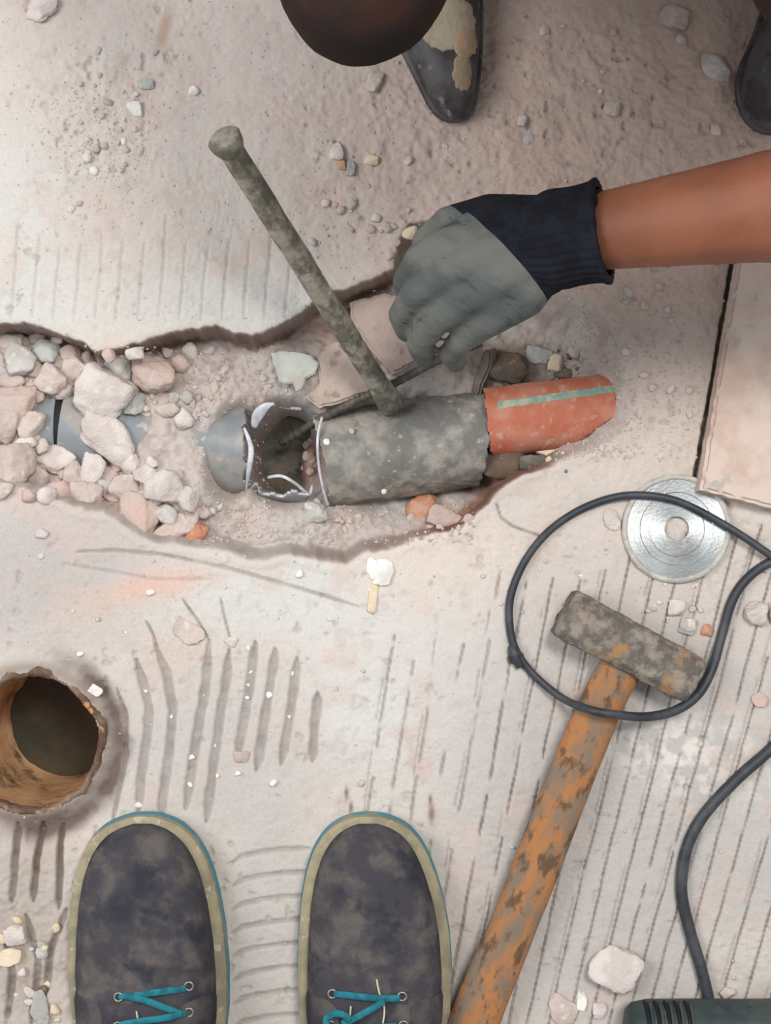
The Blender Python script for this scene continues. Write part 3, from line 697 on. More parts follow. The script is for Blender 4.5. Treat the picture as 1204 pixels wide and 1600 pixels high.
grit(1500, multi(uni(460, 1204, 10, 480), uni(880, 1100, 440, 720)), 'rock_pink', (0.9, 2.4), 'fine pink grit strewn in the upper dust')
grit(1200, multi(uni(0, 1204, 860, 1600), uni(0, 480, 0, 500), gauss(160, 210, 50, 60)), 'rock_grey', (0.7, 1.8), 'fine greyish grit strewn over the mortar floor')

# ------------------------------------------------------------------ pipes in the trench
def shell(name, a, b, R, th, keep, mats, parent=None, n_ax=60, n_an=72, rfun=None, matf=None):
    """pipe wall from a to b (Vector axis points); keep(u, ang) tells which cells exist; ang 0 = top, + towards camera-frame bottom"""
    ax = (b - a); L = ax.length; t = ax.normalized()
    up = Vector((0, 0, 1)); up = (up - t * up.dot(t)).normalized(); sd = t.cross(up)  # sd points down-frame for axis +x
    bm = bmesh.new(); grid = {}
    def vert(i, j, o):
        k = (i, j % n_an, o)
        if k not in grid:
            an = 2 * math.pi * (j % n_an) / n_an
            r = R - (th if o else 0)
            if rfun: r += rfun(i / n_ax, an)
            p = a + t * (L * i / n_ax) + up * (r * math.cos(an)) - sd * (r * math.sin(an)) * -1
            grid[k] = bm.verts.new(p)
        return grid[k]
    kp = [[keep((i + .5) / n_ax, ((j + .5) / n_an * 2 * math.pi + math.pi) % (2 * math.pi) - math.pi) for j in range(n_an)] for i in range(n_ax)]
    for i in range(n_ax):
        for j in range(n_an):
            if not kp[i][j]: continue
            f = bm.faces.new((vert(i, j, 0), vert(i + 1, j, 0), vert(i + 1, j + 1, 0), vert(i, j + 1, 0)))
            f.material_index = matf((i + .5) / n_ax, ((j + .5) / n_an * 2 * math.pi + math.pi) % (2 * math.pi) - math.pi) if matf else 0
            f = bm.faces.new((vert(i, j + 1, 1), vert(i + 1, j + 1, 1), vert(i + 1, j, 1), vert(i, j, 1))); f.material_index = 2
            for (ni, nj, e0, e1) in ((i - 1, j, (i, j), (i, j + 1)), (i + 1, j, (i + 1, j), (i + 1, j + 1)), (i, j - 1, (i, j), (i + 1, j)), (i, j + 1, (i, j + 1), (i + 1, j + 1))):
                out = ni < 0 or ni >= n_ax or not kp[ni][nj % n_an]
                if out:
                    f = bm.faces.new((vert(*e0, 0), vert(*e1, 0), vert(*e1, 1), vert(*e0, 1))); f.material_index = 1
    bmesh.ops.recalc_face_normals(bm, faces=bm.faces)
    me = bpy.data.meshes.new(name); bm.to_mesh(me); bm.free()
    return link_mesh(name, me, mats, parent)
R = 0.043
zA = -0.030 - R
PV = [M['pvc'], M['pvc_edge'], M['pvc_inside']]
# left run: pipe, coupler ring with slit, broken mouth
root = thing('drain_pipe', 'smooth grey plastic pipe emerging from rubble with its right end broken open', 'pipe', P(-80, 670, zA))
a0 = P(-90, 664, zA); a1 = P(99, 668, zA)
o = shell('pipe_wall', a0, a1, R, 0.003, lambda u, an: True, PV); reparent(o, root)
o = shell('socket', P(97, 668, zA), P(112, 668, zA), R - 0.0012, 0.004, lambda u, an: True, [M['tool_dark'], M['tool_dark'], M['pvc_inside']], n_ax=3); reparent(o, root)
s0 = P(107, 669, zA); s1 = P(500, 716, zA - 0.002)
def keep_left(u, an):
    x = 108 + u * (500 - 108)
    j = 9 * mnoise.noise(Vector((an * 2.3, u * 4, 1.1))) + 5 * mnoise.noise(Vector((an * 7.3, u * 9, 5.1)))
    deg = math.degrees(an)
    if x < 388 + j + 10 * math.sin(an * 1.3): return True
    # lower shell survives; edge wanders
    lim_dn = 62 + 14 * mnoise.noise(Vector((x * 0.05, 2, 0))) - 14 * max(0, 1 - abs(x - 470) / 30)
    lim_up = -82 + 10 * mnoise.noise(Vector((x * 0.06, 9, 0)))
    if x < 492 + j and (deg > lim_dn or deg < lim_up): return True
    return False
def rl(u, an): return 0.0012 * mnoise.noise(Vector((math.cos(an) * 2, math.sin(an) * 2, u * 9))) - (0.006 * max(0, (u - 0.68) / 0.1) * max(0, math.cos(an - 1.0)) if u < 0.78 else 0)
o = shell('pipe_wall', s0, s1, R + 0.0015, 0.003, keep_left, PV, n_ax=150, n_an=96, rfun=rl); o.name = 'broken_pipe_wall'; reparent(o, root)
# bent flap of plastic glinting at the mouth
bm = bmesh.new()
path = catmull([P(396, 668, -0.040), P(402, 650, -0.030), P(414, 636, -0.024), P(428, 630, -0.022)], 8)
tube(bm, path, [0.001 + 0.0042 * math.sin(math.pi * min(1, i / (len(path) - 1) + .08)) for i in range(len(path))], 10, 0.3)
o = obj('bent_flap', bm, M['pvc_edge']); reparent(o, root)
bm = bmesh.new()
path = catmull([P(381, 668, -0.034), P(392, 700, -0.032), P(388, 738, -0.036), P(384, 766, -0.046)], 8)
tube(bm, path, [0.0006 + 0.0020 * math.sin(math.pi * min(1, i / (len(path) - 1) + .05)) for i in range(len(path))], 10, 0.5)
o = obj('torn_lip', bm, M['pvc_edge']); reparent(o, root)
bm = bmesh.new()
path = catmull([P(418, 746, -0.055), P(440, 744, -0.052), P(462, 756, -0.054), P(482, 772, -0.058), P(488, 758, -0.062)], 8)
tube(bm, path, 0.0016, 10, 0.7)
o = obj('torn_lip', bm, M['pvc_edge']); reparent(o, root)

# dirty middle section
root = thing('drain_pipe', 'dirty dark grey pipe section in the middle of the trench, chisel at its top', 'pipe', P(505, 720, zA))
b0 = P(500, 719, -0.028 - R); b1 = P(765, 682, -0.026 - R)
def keep_mid(u, an):
    e = 0.02 * math.sin(an * 2 + 1) + 0.012 * mnoise.noise(Vector((an * 3, 0, 3)))
    e2 = 0.93 + 0.07 * math.cos(an + 0.8) + 0.02 * mnoise.noise(Vector((an * 4, 7, 3)))
    return u > 0.02 + e and u < e2
o = shell('pipe_wall', b0, b1, R + 0.001, 0.003, keep_mid, [M['pvc_dirty'], M['pvc_edge'], M['pvc_inside']], n_ax=120, n_an=96,
          rfun=lambda u, an: 0.0016 * mnoise.fractal(Vector((math.cos(an) * 1.6, math.sin(an) * 1.6, u * 5)), 0.6, 2, 4)); reparent(o, root)
bm = bmesh.new()
tube(bm, catmull([P(503, 652, -.036), P(497, 676, -.030), P(496, 704, -.0285), P(499, 735, -.030), P(505, 765, -.036), P(512, 790, -.050)], 8), 0.0013, 8)
o = obj('cut_edge', bm, M['pvc_edge']); reparent(o, root)
for (u, px, py, r, m) in ((0, 549, 674, 5, 'rock_grey'), (0, 510, 690, 6, 'rock_white'), (0, 634, 714, 7, 'rock_beige'), (0, 697, 673, 6, 'rock_beige'), (0, 600, 768, 5, 'rock_white'), (0, 735, 655, 11, 'rock_pink'), (0, 668, 655, 6, 'rock_grey')):
    rock(px, py, r, r * .9, m, 'light crumb stuck on top of the dirty grey pipe', 'crumbs on the dirty pipe', seed=px, rz=3, z=-0.029 - (0.0 if abs(py - 705) < 45 else 0.009), lift=0, name='crumb', cat='crumb', sub=2)

# orange pipe
root = thing('clay_pipe', 'orange half-buried pipe piece with a green stripe along its top', 'pipe', P(760, 655, -0.07))
c0 = P(757, 660, -0.020 - 0.033); c1 = P(985, 634, -0.010 - 0.033)
def keep_or(u, an):
    deg = math.degrees(an)
    lo = 84 - 90 * max(0, (u - 0.42)) / 0.58 + 5 * mnoise.noise(Vector((u * 6, 0, 0)))
    return deg > -66 + 6 * mnoise.noise(Vector((u * 5, 4, 0))) + 10 * max(0, u - .8) * 12 and deg < lo and u > 0.02 + 0.02 * mnoise.noise(Vector((an * 3, 1, 1)))
o = shell('pipe_wall', c0, c1, 0.033, 0.004, keep_or, [M['orange'], M['orange'], M['orange'], M['stripe']], n_ax=130, n_an=300,
          matf=lambda u, an: 3 if -27 - 8 * u < math.degrees(an) < -15 - 8 * u and 0.1 < u < 0.93 else 0); reparent(o, root)

# steel rod across the trench
root = thing('steel_rod', 'thin dark steel rod running aslant across the trench behind the chisel foot', 'rod', P(590, 606, -0.02))
bm = bmesh.new()
path = catmull([P(752, 535, -0.016), P(690, 560, -0.018), P(610, 602, -0.020), P(560, 624, -0.024), P(500, 655, -0.045), P(440, 692, -0.085)], 14)
tube(bm, path, 0.0036, 12)
o = obj('rod', bm, M['rod']); reparent(o, root)
bm = bmesh.new()
for i in range(3, len(path) - 3, 2):
    t = (path[i + 1] - path[i - 1]).normalized()
    tube(bm, [path[i] - t * 0.0006, path[i] + t * 0.0006], 0.0042, 12)
o = obj('ribs', bm, M['rod']); reparent(o, root)

# ------------------------------------------------------------------ chisel
top = P(352, 220, 0.205); foot = P(612, 634, -0.028)
root = thing('cold_chisel', 'long rusty steel chisel standing aslant on the dirty pipe', 'chisel', foot)
d = (top - foot)
n = 34
path = [foot.lerp(top, i / n) + Vector((0.0002 * math.sin(i * .7), 0.0002 * math.cos(i * .9), 0)) for i in range(3, n + 1)]
rad = [0.0097 + 0.00015 * math.sin(i * 1.9) for i in range(len(path))]
rad[0] = 0.0088
bm = bmesh.new(); tube(bm, path, rad, 8)
bmesh.ops.bevel(bm, geom=[e for e in bm.edges], offset=0.0006, segments=1, affect='EDGES')
o = obj('shank', bm, M['steel'], smooth=False); reparent(o, root)
bm = bmesh.new(); dn = d.normalized()
pp = [top - dn * 0.010, top - dn * 0.004, top + dn * 0.002, top + dn * 0.004]
tube(bm, pp, [0.0100, 0.0124, 0.0132, 0.0112], 18)
o = obj('mushroomed_head', bm, M['steel']); reparent(o, root)
bm = bmesh.new()
pp = [path[0] + dn * 0.004, path[0] - dn * 0.010, path[0] - dn * 0.022, path[0] - dn * 0.032]
tube(bm, pp, [0.0095, 0.0110, 0.0115, 0.0105], 16, 0.7)
o = obj('blade', bm, M['steel']); reparent(o, root)

# ------------------------------------------------------------------ club hammer
hc = P(989, 1014, 0.045); hdir = math.atan2(-(1065 - 960), (1085 - 888))
root = thing('sledge_hammer', 'heavy club hammer with worn steel head and thick dirty wooden handle', 'hammer', (hc.x, hc.y, 0.0))
f = (H - .045) / H
hl, hw, hh = mm(236) * f, mm(80) * f, 0.042
bm = bmesh.new()
secs = [(-.5, .90), (-.47, 1.0), (-.38, 1.02), (-.22, .97), (0, .98), (.22, .96), (.38, .99), (.46, .93), (.5, .80)]
rings = []
for u, s_ in secs:
    ring = []
    for k in range(16):
        a = 2 * math.pi * (k + .5) / 16
        ca_, sa_ = math.cos(a), math.sin(a)
        q = (abs(ca_) ** 7 + abs(sa_) ** 7) ** (-1 / 7)
        ring.append(bm.verts.new((u * hl, q * ca_ * hw / 2 * s_, 0.0215 + q * sa_ * hh / 2 * s_)))
    rings.append(ring)
for r1, r2 in zip(rings[:-1], rings[1:]):
    for k in range(16): bm.faces.new((r1[k], r1[(k + 1) % 16], r2[(k + 1) % 16], r2[k]))
bm.faces.new(rings[0]); bm.faces.new(rings[-1])
bmesh.ops.subdivide_edges(bm, edges=bm.edges, cuts=4, use_grid_fill=True)
for v in bm.verts:
    v.co += v.normal * 0 + Vector((1, 1, 1)) * (0.0011 * mnoise.noise(v.co * 90) + 0.0009 * mnoise.noise(v.co * 210))
bmesh.ops.rotate(bm, verts=bm.verts, matrix=Matrix.Rotation(hdir, 3, 'Z'))
o = obj('head', bm, M['hammer'], root)
# wooden handle: from the eye of the head towards the lower left, ends below the frame
hp = [P(990, 1010, 0.022), P(952, 1075, 0.022), P(918, 1150, 0.022), P(868, 1275, 0.021), P(808, 1430, 0.021), P(756, 1555, 0.021), P(722, 1648, 0.021)]
path = catmull(hp, 10)
nn = len(path)
rad = []
for i in range(nn):
    t = i / (nn - 1)
    r = (33 + 3.2 * sst(0.1, .5, np.array(t)) + 3.5 * sst(0.6, .95, np.array(t))) / S
    if t > .97: r *= .9
    rad.append(float(r))
bm = bmesh.new(); tube(bm, path, rad, 20, 0.55)
for v in bm.verts: v.co += Vector((1, .6, .4)) * 0.0010 * mnoise.noise(v.co * 28)
o = obj('handle', bm, M['wood']); reparent(o, root)
o['label'] = 'worn orange-brown wooden handle smeared with grey dirt'

# ------------------------------------------------------------------ steel disc
dc = P(1056, 826, 0.002)
root = thing('cutting_disc', 'round silvery steel cutting disc with a centre hole, partly under the cable', 'disc', (dc.x, dc.y, 0.003))
def annulus(bm, prof, seg=128):
    rings = [[bm.verts.new((r * math.cos(2 * math.pi * k / seg), r * math.sin(2 * math.pi * k / seg), z)) for k in range(seg)] for r, z in prof]
    for r1, r2 in zip(rings, rings[1:] + rings[:1]):
        for k in range(seg): bm.faces.new((r1[k], r1[(k + 1) % seg], r2[(k + 1) % seg], r2[k]))
r0 = mm(85); rh = mm(19)
bm = bmesh.new()
annulus(bm, [(rh, -0.0003), (rh, 0.0012), (r0 * .50, 0.0013), (r0 * .515, 0.0010), (r0 * .66, 0.0010), (r0 * .675, 0.0013), (r0 * .90, 0.0012), (r0 * .90, -0.0003)])
o = obj('steel_core', bm, M['disc'], root, smooth=False)
bm = bmesh.new()
annulus(bm, [(r0 * .90, -0.0004), (r0 * .90, 0.0017), (r0 * .94, 0.0019), (r0 * .995, 0.0017), (r0, 0.0008), (r0, -0.0004)])
o = obj('abrasive_rim', bm, M['disc_rim'], root)
root.rotation_euler = (0.02, -0.015, 0)

# ------------------------------------------------------------------ cable
ck = [(1330, 985, .004), (1290, 935, .004), (1240, 892, .006), (1204, 868, .010), (1160, 838, .009), (1110, 808, .008), (1060, 784, .008), (1010, 774, .008), (960, 777, .006), (905, 797, .004), (855, 832, .004), (818, 880, .004), (797, 935, .004), (797, 985, .004), (808, 1020, .004), (835, 1056, .005), (880, 1092, .014), (925, 1110, .044), (965, 1117, .044), (1010, 1120, .030), (1055, 1110, .020), (1090, 1085, .014), (1112, 1045, .008), (1128, 990, .004), (1143, 940, .004), (1166, 905, .004), (1204, 878, .005), (1262, 862, .004), (1318, 900, .004), (1322, 1010, .004), (1270, 1105, .004), (1204, 1170, .004), (1150, 1218, .004), (1098, 1275, .004), (1072, 1328, .004), (1064, 1390, .004), (1076, 1450, .004), (1094, 1510, .004), (1106, 1560, .006), (1112, 1600, .010)]
path = catmull([P(x, y, z + (0.0 if z > .0065 else max(0, hat(x, y)))) for x, y, z in ck], 10)
root = thing('power_cord', 'black rubber cord looping round the hammer and running to the power tool', 'cord', P(797, 960, 0))
bm = bmesh.new()
rad = []
for i in range(len(path)):
    t = i / len(path); rad.append(0.0034 + 0.0008 * min(1, max(0, (t - .42) / .08)) + 0.0010 * min(1, max(0, (t - .7) / .1)))
tube(bm, path, rad, 12); o = obj('cord', bm, M['cable']); reparent(o, root)
bm = bmesh.new()
kc = P(808, 1022, 0.006)
tube(bm, catmull([P(800, 1010, .004), P(803, 1020, .007), P(806, 1030, .007), P(812, 1040, .005)], 6), 0.0042, 10)
tube(bm, catmull([P(814, 1024, .005), P(806, 1022, .009), P(798, 1026, .007), P(800, 1034, .003)], 6), 0.0026, 10)
o = obj('tape_knot', bm, M['cable']); reparent(o, root)

# ------------------------------------------------------------------ power tool at the bottom right
tc = P(975, 1612, 0.03)
root = thing('angle_grinder', 'dark green-black power tool body with vent slots at the bottom right', 'power tool', (tc.x, tc.y, 0))
bm = bmesh.new()
prof = [(0, .010), (.002, .018), (.007, .0235), (.02, .0262), (.06, .0265), (.10, .0262), (.16, .027), (.22, .028), (.24, .026), (.25, .020)]
rr = []
for x, r in prof:
    rr.append([bm.verts.new((x, r * math.cos(a) * 1.0, 0.0285 + r * math.sin(a))) for a in [2 * math.pi * k / 48 for k in range(48)]])
for r1, r2 in zip(rr[:-1], rr[1:]):
    for k in range(48): bm.faces.new((r1[k], r1[(k + 1) % 48], r2[(k + 1) % 48], r2[k]))
bm.faces.new(rr[0]); bm.faces.new(rr[-1])
o = obj('housing', bm, M['tool'], root)
for k in range(5):
    bm = bmesh.new()
    xx = 0.016 + k * 0.0085
    pts = [Vector((xx + 0.002 * math.sin(a), 0.0268 * math.cos(a), 0.0285 + 0.0268 * math.sin(a))) for a in [math.radians(10 + 10 * j) for j in range(12)]]
    tube(bm, pts, 0.0016, 8); obj('vent_slot', bm, M['tool_dark'], root)
for k in range(5):
    bm = bmesh.new()
    xx = 0.0205 + k * 0.0085
    pts = [Vector((xx, 0.0270 * math.cos(a), 0.0285 + 0.0270 * math.sin(a))) for a in [math.radians(12 + 10 * j) for j in range(11)]]
    tube(bm, pts, 0.0014, 8); obj('vent_rib', bm, M['tool'], root)
bm = bmesh.new()
bmesh.ops.create_cone(bm, cap_ends=True, segments=32, radius1=0.024, radius2=0.02, depth=0.045, matrix=Matrix.Translation((0.27, 0, 0.0285)))
o = obj('gear_head', bm, M['tool_dark'], root)

# ------------------------------------------------------------------ drain hole
dcw = P(DC[0], DC[1], 0)
root = thing('floor_drain', 'open rusty round drain pipe mouth sunk in the floor', 'drain', (dcw.x, dcw.y, -0.16))
Rd = mm(DR)
def lathe_noise(name, prof, m, amp, seg=120, parent=None):
    bm = bmesh.new(); rings = []
    for (r, z, a_) in prof:
        ring = []
        for k in range(seg):
            an = 2 * math.pi * k / seg
            q = r + amp * a_ * mnoise.fractal(Vector((math.cos(an) * 2.4, math.sin(an) * 2.4, z * 30 + r * 20)), .6, 2, 4)
            ring.append(bm.verts.new((q * math.cos(an), q * math.sin(an), z + .6 * amp * a_ * mnoise.noise(Vector((math.cos(an) * 4, math.sin(an) * 4, r * 60))))))
        rings.append(ring)
    for r1, r2 in zip(rings[:-1], rings[1:]):
        for k in range(seg): bm.faces.new((r1[k], r1[(k + 1) % seg], r2[(k + 1) % seg], r2[k]))
    return obj(name, bm, m, parent)
o = lathe_noise('pipe_lining', [(Rd * .98, .158, 1), (Rd * .96, .150, 1), (Rd * .965, .13, 1), (Rd * .96, .10, 1.2), (Rd * .95, .07, 1.2), (Rd * .94, .04, 1), (Rd * .92, .0, 1), (Rd * .7, -.012, 1), (0.0005, -.012, 0)], M['rust'], 0.0022, parent=root)
o = lathe_noise('rim', [(Rd * .955, .146, 1), (Rd * .965, .157, 1), (Rd * .99, .160, 1.2), (Rd * 1.03, .160, 1.4), (Rd * 1.07, .158, 1.8), (Rd * 1.09, .150, 1)], M['rust_rim'], 0.0026, parent=root)
bm = bmesh.new(); bmesh.ops.create_circle(bm, cap_ends=True, radius=Rd * .93, segments=64, matrix=Matrix.Translation((0, 0, .004)))
o = obj('sludge', bm, M['sludge'], root)

# ------------------------------------------------------------------ photographer's shoes
def interp(tab, t):
    for (a, va), (b, vb) in zip(tab[:-1], tab[1:]):
        if t <= b: 
            u = (t - a) / (b - a); return va + (vb - va) * u
    return tab[-1][1]
def smooth_tab(tab):
    xs = np.array([a for a, _ in tab]); ys = np.array([b for _, b in tab])
    t = np.linspace(xs[0], xs[-1], 200); v = np.interp(t, xs, ys)
    k = np.ones(9) / 9; vp = np.concatenate([np.full(4, v[0]), v, np.full(4, v[-1])]); v = np.convolve(vp, k, 'valid')
    return lambda q: float(np.interp(q, t, v))
class Shoe:
    """outline given in pixels of the frame at height zs: rows (y, xleft, xright) from toe to heel"""
    def __init__(s, rows, zs=0.022, hprof=None):
        s.rows = rows; s.y0 = rows[0][0]; s.y1 = rows[-1][0]
        f = (H - zs) / H
        ys = np.array([r[0] for r in rows], float)
        tt = (ys - ys[0]) / (ys[-1] - ys[0])
        s.L = (ys[-1] - ys[0]) / S * f; s.ytoe = (800 - ys[0]) / S * f
        s.tt = tt
        xl = (np.array([r[1] for r in rows]) - 602) / S * f; xr = (np.array([r[2] for r in rows]) - 602) / S * f
        s.q = np.sqrt(np.clip(tt, 0, 1))
        s.xl = xl; s.xr = xr
        s.h = smooth_tab(hprof)
    def edges(s, t, off=0.0):
        """t 0..1 toe to heel. off widens"""
        u = max(0.0, min(1.0, t))
        l = float(np.interp(math.sqrt(u), s.q, s.xl)); r = float(np.interp(math.sqrt(u), s.q, s.xr))
        return l - off, r + off
    def y(s, t): return s.ytoe - t * s.L
    def surf(s, t, th, off=0.0, inset=0.004, zb=0.020):
        """th 0..pi from right side over the top to left side"""
        l, r = s.edges(t); cx = (l + r) / 2; hw = max(0.001, (r - l) / 2 - inset) + off
        hgt = s.h(t) - zb + off
        c, sn = math.cos(th), math.sin(th)
        e = 0.78
        x = cx + hw * math.copysign(abs(c) ** e, c); z = zb + hgt * abs(sn) ** 0.72
        return Vector((x, s.y(t), z))
def build_shoe(sh, parent, label, outsole_m='outsole', tpos=None, laces=None, upper_m='suede', seam=0.46, eyes=None, zb=0.020, sole_off=0.004, toe_q=0.0):
    # upper
    nt_, na = 90, 48
    bm = bmesh.new(); rings = []
    ts = [0.004 + (0.996) * (i / nt_) ** 1.35 for i in range(nt_ + 1)]
    for t in ts:
        ring = []
        for k in range(na + 1):
            th = math.pi * k / na
            p = sh.surf(t, th, inset=0.0045, zb=zb)
            # toe closes: push ring back over the top so the cap is round
            p.y -= 0.012 * (1 - math.sin(math.pi / 2 * min(1, t / 0.12))) * 0 
            wr = 0.0009 * mnoise.fractal(Vector((p.x * 30, p.y * 45, p.z * 20)), .6, 2, 3)
            if 0.32 < t < 0.46: wr += -0.0034 * math.exp(-((t - 0.385 - 0.02 * math.cos(th)) / 0.008) ** 2) * math.sin(th) - 0.0026 * math.exp(-((t - 0.425 + 0.02 * math.cos(th)) / 0.006) ** 2) * math.sin(th)
            p.z += wr
            ring.append(bm.verts.new(p))
        rings.append(ring)
    for r1, r2 in zip(rings[:-1], rings[1:]):
        for k in range(na): bm.faces.new((r1[k], r1[k + 1], r2[k + 1], r2[k]))
    bm.faces.new(rings[0]); 
    for r1, r2 in zip(rings[:-1], rings[1:]): pass
    up = obj('shoe', bm, M[upper_m]); up['label'] = label
    # sole layers
    def slab(name, off, z0, z1, m, bev=0.003):
        bm = bmesh.new(); prof = [(off - bev, z0), (off, z0 + bev), (off, z1 - bev), (off - bev, z1), (off - 0.012, z1)]
        T = [0.5 - 0.5 * math.cos(math.pi * i / 70) for i in range(71)]
        loops = []
        for o_, z in prof:
            lp = []
            for t in T: 
                l, r = sh.edges(t, 0); lp.append((l, sh.y(t)))
            rp = []
            for t in T[::-1]:
                l, r = sh.edges(t, 0); rp.append((r, sh.y(t)))
            pts = lp + rp
            # offset along polygon normals
            n = len(pts); cxy = []
            for i in range(n):
                a = pts[(i - 2) % n]; b = pts[(i + 2) % n]
                tx, ty = b[0] - a[0], b[1] - a[1]; L_ = math.hypot(tx, ty) + 1e-9
                nxn, nyn = ty / L_, -tx / L_
                cxy.append((pts[i][0] + nxn * o_ * SGN, pts[i][1] + nyn * o_ * SGN))
            loops.append([bm.verts.new((x, y, z)) for x, y in cxy])
        for r1, r2 in zip(loops[:-1], loops[1:]):
            n = len(r1)
            for k in range(n): bm.faces.new((r1[k], r1[(k + 1) % n], r2[(k + 1) % n], r2[k]))
        bm.faces.new(loops[0]); bm.faces.new(loops[-1])
        return obj(name, bm, M[m], smooth=False)
    SGN = 1
    a = slab('outsole', sole_off + 0.0012, 0.0, 0.009, outsole_m); a.parent = up
    b = slab('midsole', sole_off, 0.008, zb + 0.004, 'sole'); b.parent = up
    # quarters: overlay panels either side of the tongue
    for s_ in (0, 1):
        bm = bmesh.new(); g = []
        n1, n2 = 26, 20
        for i in range(n1 + 1):
            row = []
            for k in range(n2 + 1):
                v = k / n2
                gap = math.radians(24)
                thi = math.pi / 2 - gap; th = thi * (1 - v) * 1.0 + 0.05 * v
                # rounded front corner
                tst = seam + 0.05 * (1 - math.sqrt(max(0, 1 - (1 - min(1, v / .35)) ** 2))) + 0.012 * v
                t = tst + (0.97 - tst) * i / n1
                if s_: th = math.pi - th
                e = 0.0018 if 0 < i < n1 and 0 < k < n2 else 0.0002
                row.append(bm.verts.new(sh.surf(t, th, off=e, inset=0.0045, zb=zb)))
            g.append(row)
        for i in range(n1):
            for k in range(n2): bm.faces.new((g[i][k], g[i][k + 1], g[i + 1][k + 1], g[i + 1][k]))
        q = obj('quarter', bm, M['suede_dark']); q.parent = up
    bm = bmesh.new(); g = []
    for i in range(20):
        row = []
        for k in range(9):
            th = math.pi / 2 + math.radians(25) * (k / 4 - 1)
            t = seam + 0.01 + 0.25 * i / 19
            row.append(bm.verts.new(sh.surf(t, th, off=0.0008, inset=0.0045, zb=zb)))
        g.append(row)
    for i in range(19):
        for k in range(8): bm.faces.new((g[i][k], g[i][k + 1], g[i + 1][k + 1], g[i + 1][k]))
    o = obj('tongue', bm, M['suede']); o.parent = up
    def onshoe(px, py, lift=0.003):
        z = 0.08
        for _ in range(10):
            p = P(px, py, z); t = (sh.ytoe - p.y) / sh.L; l, r = sh.edges(t); cx = (l + r) / 2; hw = (r - l) / 2 - .0045
            c = max(-1, min(1, (p.x - cx) / hw)); cc_ = math.copysign(abs(c) ** (1 / .78), c); sn = math.sqrt(max(0, 1 - cc_ * cc_))
            z = zb + (sh.h(t) - zb) * sn ** .72 + lift
        return P(px, py, z)
    for line in (laces or []):
        bm = bmesh.new()
        tube(bm, catmull([onshoe(x, y, l) for x, y, l in line], 8), 0.0030, 10, 0.45)
        o = obj('lace', bm, M['lace']); o.parent = up
    for (x, y) in (eyes or []):
        bm = bmesh.new(); c = onshoe(x, y, 0.0026)
        ringp = [c + Vector((0.0034 * math.cos(a_), 0.0034 * math.sin(a_), 0)) for a_ in [2 * math.pi * k / 20 for k in range(21)]]
        tube(bm, ringp, 0.0010, 8, cap=False); o = obj('eyelet', bm, M['eyelet']); o.parent = up
    for (pts) in (tpos or []):
        bm = bmesh.new(); tube(bm, catmull([onshoe(x, y, 0.0030) for x, y in pts], 6), 0.0008, 6)
        o = obj('stitching', bm, M['stitch']); o.parent = up
    if parent: up.parent = parent
    return up
HP = [(0, .026), (.02, .034), (.06, .046), (.12, .053), (.2, .057), (.3, .060), (.4, .066), (.5, .074), (.6, .084), (.7, .096), (.8, .105), (.9, .108), (1.0, .100)]
pr = thing('person', 'person standing at the bottom edge, wearing dusty dark suede shoes with turquoise laces', 'person', (0, 0, 0))
rowsL = [(1284, 222, 226), (1285, 206, 240), (1288, 195, 252), (1294, 178, 268), (1303, 162, 282), (1318, 147, 297), (1340, 134, 311), (1370, 124, 323), (1410, 117, 333), (1460, 113, 341), (1520, 112, 346), (1580, 118, 346), (1650, 130, 338), (1720, 142, 325), (1780, 150, 312), (1810, 165, 300), (1824, 190, 275), (1829, 228, 236)]
rowsR = [(1284, 572, 576), (1285, 558, 592), (1288, 546, 604), (1294, 532, 620), (1303, 519, 634), (1318, 506, 648), (1340, 494, 661), (1370, 485, 673), (1410, 478, 685), (1460, 474, 694), (1520, 472, 698), (1580, 474, 696), (1650, 482, 686), (1720, 492, 672), (1780, 504, 660), (1810, 518, 648), (1824, 540, 625), (1829, 576, 588)]
shL = Shoe(rowsL, hprof=HP); shR = Shoe(rowsR, hprof=HP)
lacesL = [[(186, 1557, .002), (210, 1556, .005), (250, 1550, .005), (290, 1545, .002)],
          [(196, 1556, .006), (225, 1563, .007), (250, 1572, .007), (284, 1585, .004)],
          [(186, 1602, .003), (220, 1596, .006), (262, 1590, .006), (290, 1583, .003)],
          [(200, 1606, .007), (240, 1612, .008), (286, 1622, .004)]]
lacesR = [[(522, 1553, .002), (550, 1556, .005), (590, 1560, .005), (624, 1560, .002)],
          [(600, 1564, .007), (585, 1574, .008), (560, 1588, .009), (535, 1600, .006)],
          [(546, 1594, .010), (536, 1586, .013), (522, 1584, .014), (510, 1592, .013), (512, 1604, .011), (526, 1610, .009)],
          [(520, 1604, .003), (560, 1606, .006), (620, 1604, .003)]]
u = build_shoe(shL, pr, 'left shoe: dusty dark suede, khaki sole with a teal edge', laces=lacesL, eyes=[(185, 1558), (295, 1541), (184, 1604), (295, 1582)], tpos=[[(213, 1580), (216, 1600), (214, 1616)]])
u = build_shoe(shR, pr, 'right shoe: dusty dark suede, khaki sole, lace bow', laces=lacesR, eyes=[(519, 1553), (628, 1557), (516, 1602), (630, 1602)], tpos=[[(588, 1530), (592, 1550), (600, 1575), (598, 1600)], [(548, 1572), (546, 1592)]])
# trousers rise from the shoes, outside the picture
segs = []
for cx in (-0.205, -0.01):
    segs += [((cx, -.545, .11), (cx * .98, -.60, .45), .058, .065), ((cx * .98, -.60, .45), (cx * .93 - .004, -.62, .86), .068, .088)]
fused('trouser_leg', segs + [((-.19, -.62, .90), (-.03, -.62, .90), .11, .11)], 0.011, M['trouser_plum'], pr).name = 'trousers'

